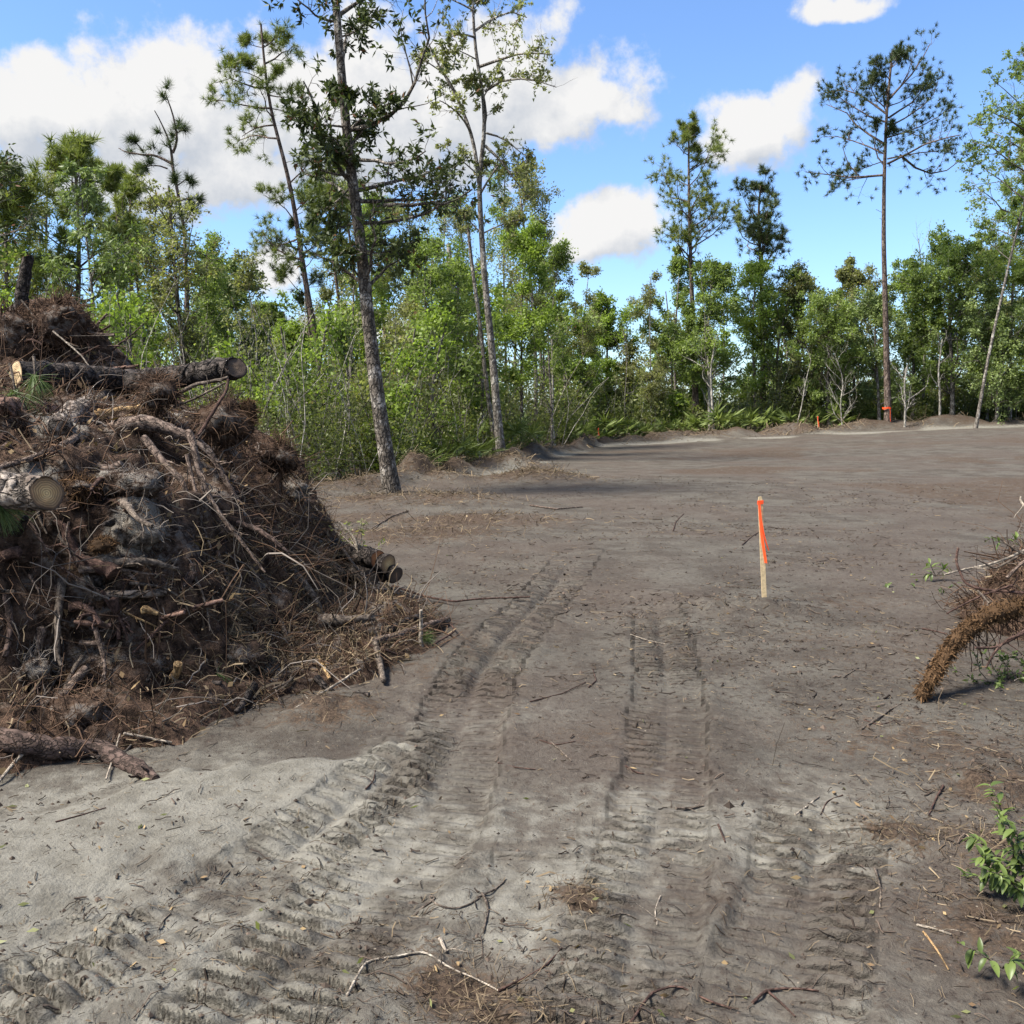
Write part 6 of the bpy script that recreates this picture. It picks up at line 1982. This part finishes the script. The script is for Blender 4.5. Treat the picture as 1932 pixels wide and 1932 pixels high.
# ------------------------------------------------------------------ litter on the sand
def build_litter():
    rng = np.random.default_rng(1200)

    def pts(n, r0=1.7, r1=24.0, warp=None):
        X, Y = [], []
        while len(X) < n:
            m = n * 2
            r = np.exp(rng.uniform(math.log(r0), math.log(r1), m))
            a = np.radians(rng.uniform(-40, 40, m))
            x, y = r * np.sin(a), r * np.cos(a)
            clump = .18 + .82 * sstep(fbm(x * .9, y * .9, 13, 3), -.15, .4)
            right = .6 + .8 * sstep(x / np.maximum(y, .1), -.15, .4)
            sd = inside(SAND, x, y)
            ok = (rng.uniform(size=m) < clump * right * np.where(sd > .0, .35, 1)) & (y < edge_y(x) + .5) & (inside(APRON, x, y) < 0)
            X += list(x[ok])
            Y += list(y[ok])
        X, Y = np.array(X[:n]), np.array(Y[:n])
        return np.stack([X, Y, gh(X, Y)], -1)

    # twigs
    n = 5200
    p = pts(n)
    r = np.hypot(p[:, 0], p[:, 1])
    L = (rng.gamma(1.6, .020, n) + .015) * np.minimum(.55 + r * .08, 1.15)
    d = rng.normal(size=(n, 3)) * np.array([1, 1, .12])
    C = curves(rng, p + np.array([0, 0, .004]), d, L, 4, .18)
    C[:, :, 2] = gh(C[..., 0].ravel(), C[..., 1].ravel()).reshape(n, 4) + .003 + rng.uniform(0, .012, (n, 4)) * (.5 + r[:, None] * .08)
    v, f = strands(C, ((rng.gamma(1.6, .0006, n) + .0008) * np.minimum(.5 + .13 * r, 2.0))[:, None] * np.ones((1, 4)), 3, rng)
    tag(MB().add(v, f, 0, rep(rng.beta(1.1, 1.8, n), 12)).build('twig_litter', MATS['twig_dark']), kind='stuff')
    # straw and needles
    n = 15000
    p = pts(n)
    r = np.hypot(p[:, 0], p[:, 1])
    L = (rng.gamma(1.8, .012, n) + .012) * np.minimum(.55 + r * .10, 1.6)
    C = curves(rng, p, rng.normal(size=(n, 3)) * np.array([1, 1, .2]), L, 3, .2)
    C[:, :, 2] = gh(C[..., 0].ravel(), C[..., 1].ravel()).reshape(n, 3) + .003 + rng.uniform(0, .010, (n, 3)) * (.5 + r[:, None] * .08)
    v, f = ribbons(C, ((rng.gamma(1.6, .0008, n) + .001) * np.minimum(.5 + .14 * r, 2.6))[:, None] * np.ones((1, 3)), rng)
    tag(MB().add(v, f, 0, rep(rng.beta(.9, 1.9, n), 6), False).build('straw_litter', MATS['straw_ground']), kind='stuff')
    # crumbs of soil
    n = 9000
    p = pts(n, 1.7, 14)
    r = np.hypot(p[:, 0], p[:, 1])
    s = (rng.gamma(1.5, .0022, n) + .0015) * (.6 + .12 * r)
    O = np.array([[1, 0, 0], [-1, 0, 0], [0, 1, 0], [0, -1, 0], [0, 0, .8], [0, 0, -.5]], float)
    V = p[:, None] + (O[None] * rng.uniform(.6, 1.3, (n, 6, 1)) * s[:, None, None])
    Fo = np.array([[0, 2, 4], [2, 1, 4], [1, 3, 4], [3, 0, 4]])
    F3 = (np.arange(n)[:, None, None] * 6 + Fo[None]).reshape(-1, 3)
    tag(MB().add(V.reshape(-1, 3), F3, 0, rep(rng.beta(1.2, 2, n), 6), False).build('soil_crumbs', MATS['twig_dark']), kind='stuff')
    # scattered leaves
    n = 420
    p = pts(n, 1.7, 12)
    V, Fc, tn = leaf_quads(rng, p + np.array([0, 0, .006]), rng.normal(size=(n, 3)) * np.array([1, 1, .15]), rng.uniform(.02, .045, n), rng.uniform(.008, .018, n), rng.uniform(0, 1, n))
    h = n // 3
    tag(MB().add(V[:h * 4], Fc[:h], 0, tn[:h * 4], False).add(V[h * 4:], Fc[h:] - h * 4, 1, tn[h * 4:], False).build('leaf_litter', [MATS['leaf_olive'], MATS['dry_leaf']]), kind='stuff')
    # straw on the torn mounds and the ridge along the wood
    P = []
    for (u, v, rad, hh) in MOUNDS:
        q = g0(u, v)
        P.append(np.stack([q[0] + rng.normal(size=900) * rad * .75, q[1] + rng.normal(size=900) * rad * .6], -1))
    ue = rng.uniform(540, 2100, 7500)
    grid_u = np.linspace(500, 2150, 90)
    grid = np.array([at_edge(u, 0) for u in grid_u])
    ex_ = np.interp(ue, grid_u, grid[:, 0])
    ey = np.interp(ue, grid_u, grid[:, 1]) + rng.normal(size=7500) * .9 - 1.1
    keep = fbm(ex_ * .7, ey * .4, 3, 2) > -.2
    P.append(np.stack([ex_, ey], -1)[keep])
    for (u, v, rad, hh, brn) in PITS:
        if brn > .5:
            q = g0(u, v)
            P.append(np.stack([q[0] + rng.normal(size=260) * rad * .7, q[1] + rng.normal(size=260) * rad * .7], -1))
    P = np.concatenate(P)
    n = len(P)
    r = np.hypot(P[:, 0], P[:, 1])
    p = np.c_[P, gh(P[:, 0], P[:, 1])]
    L = (rng.gamma(2, .02, n) + .02) * (.5 + .10 * r)
    C = curves(rng, p, rng.normal(size=(n, 3)) * np.array([1, 1, .5]) + np.array([0, 0, .15]), L, 3, .2, -.1)
    v, f = ribbons(C, ((rng.gamma(1.6, .0009, n) + .001) * (.5 + .11 * r))[:, None] * np.ones((1, 3)), rng)
    tag(MB().add(v, f, 0, rep(rng.beta(1.2, 2.2, n), 6), False).build('torn_straw', MATS['straw']), kind='stuff')


build_litter()
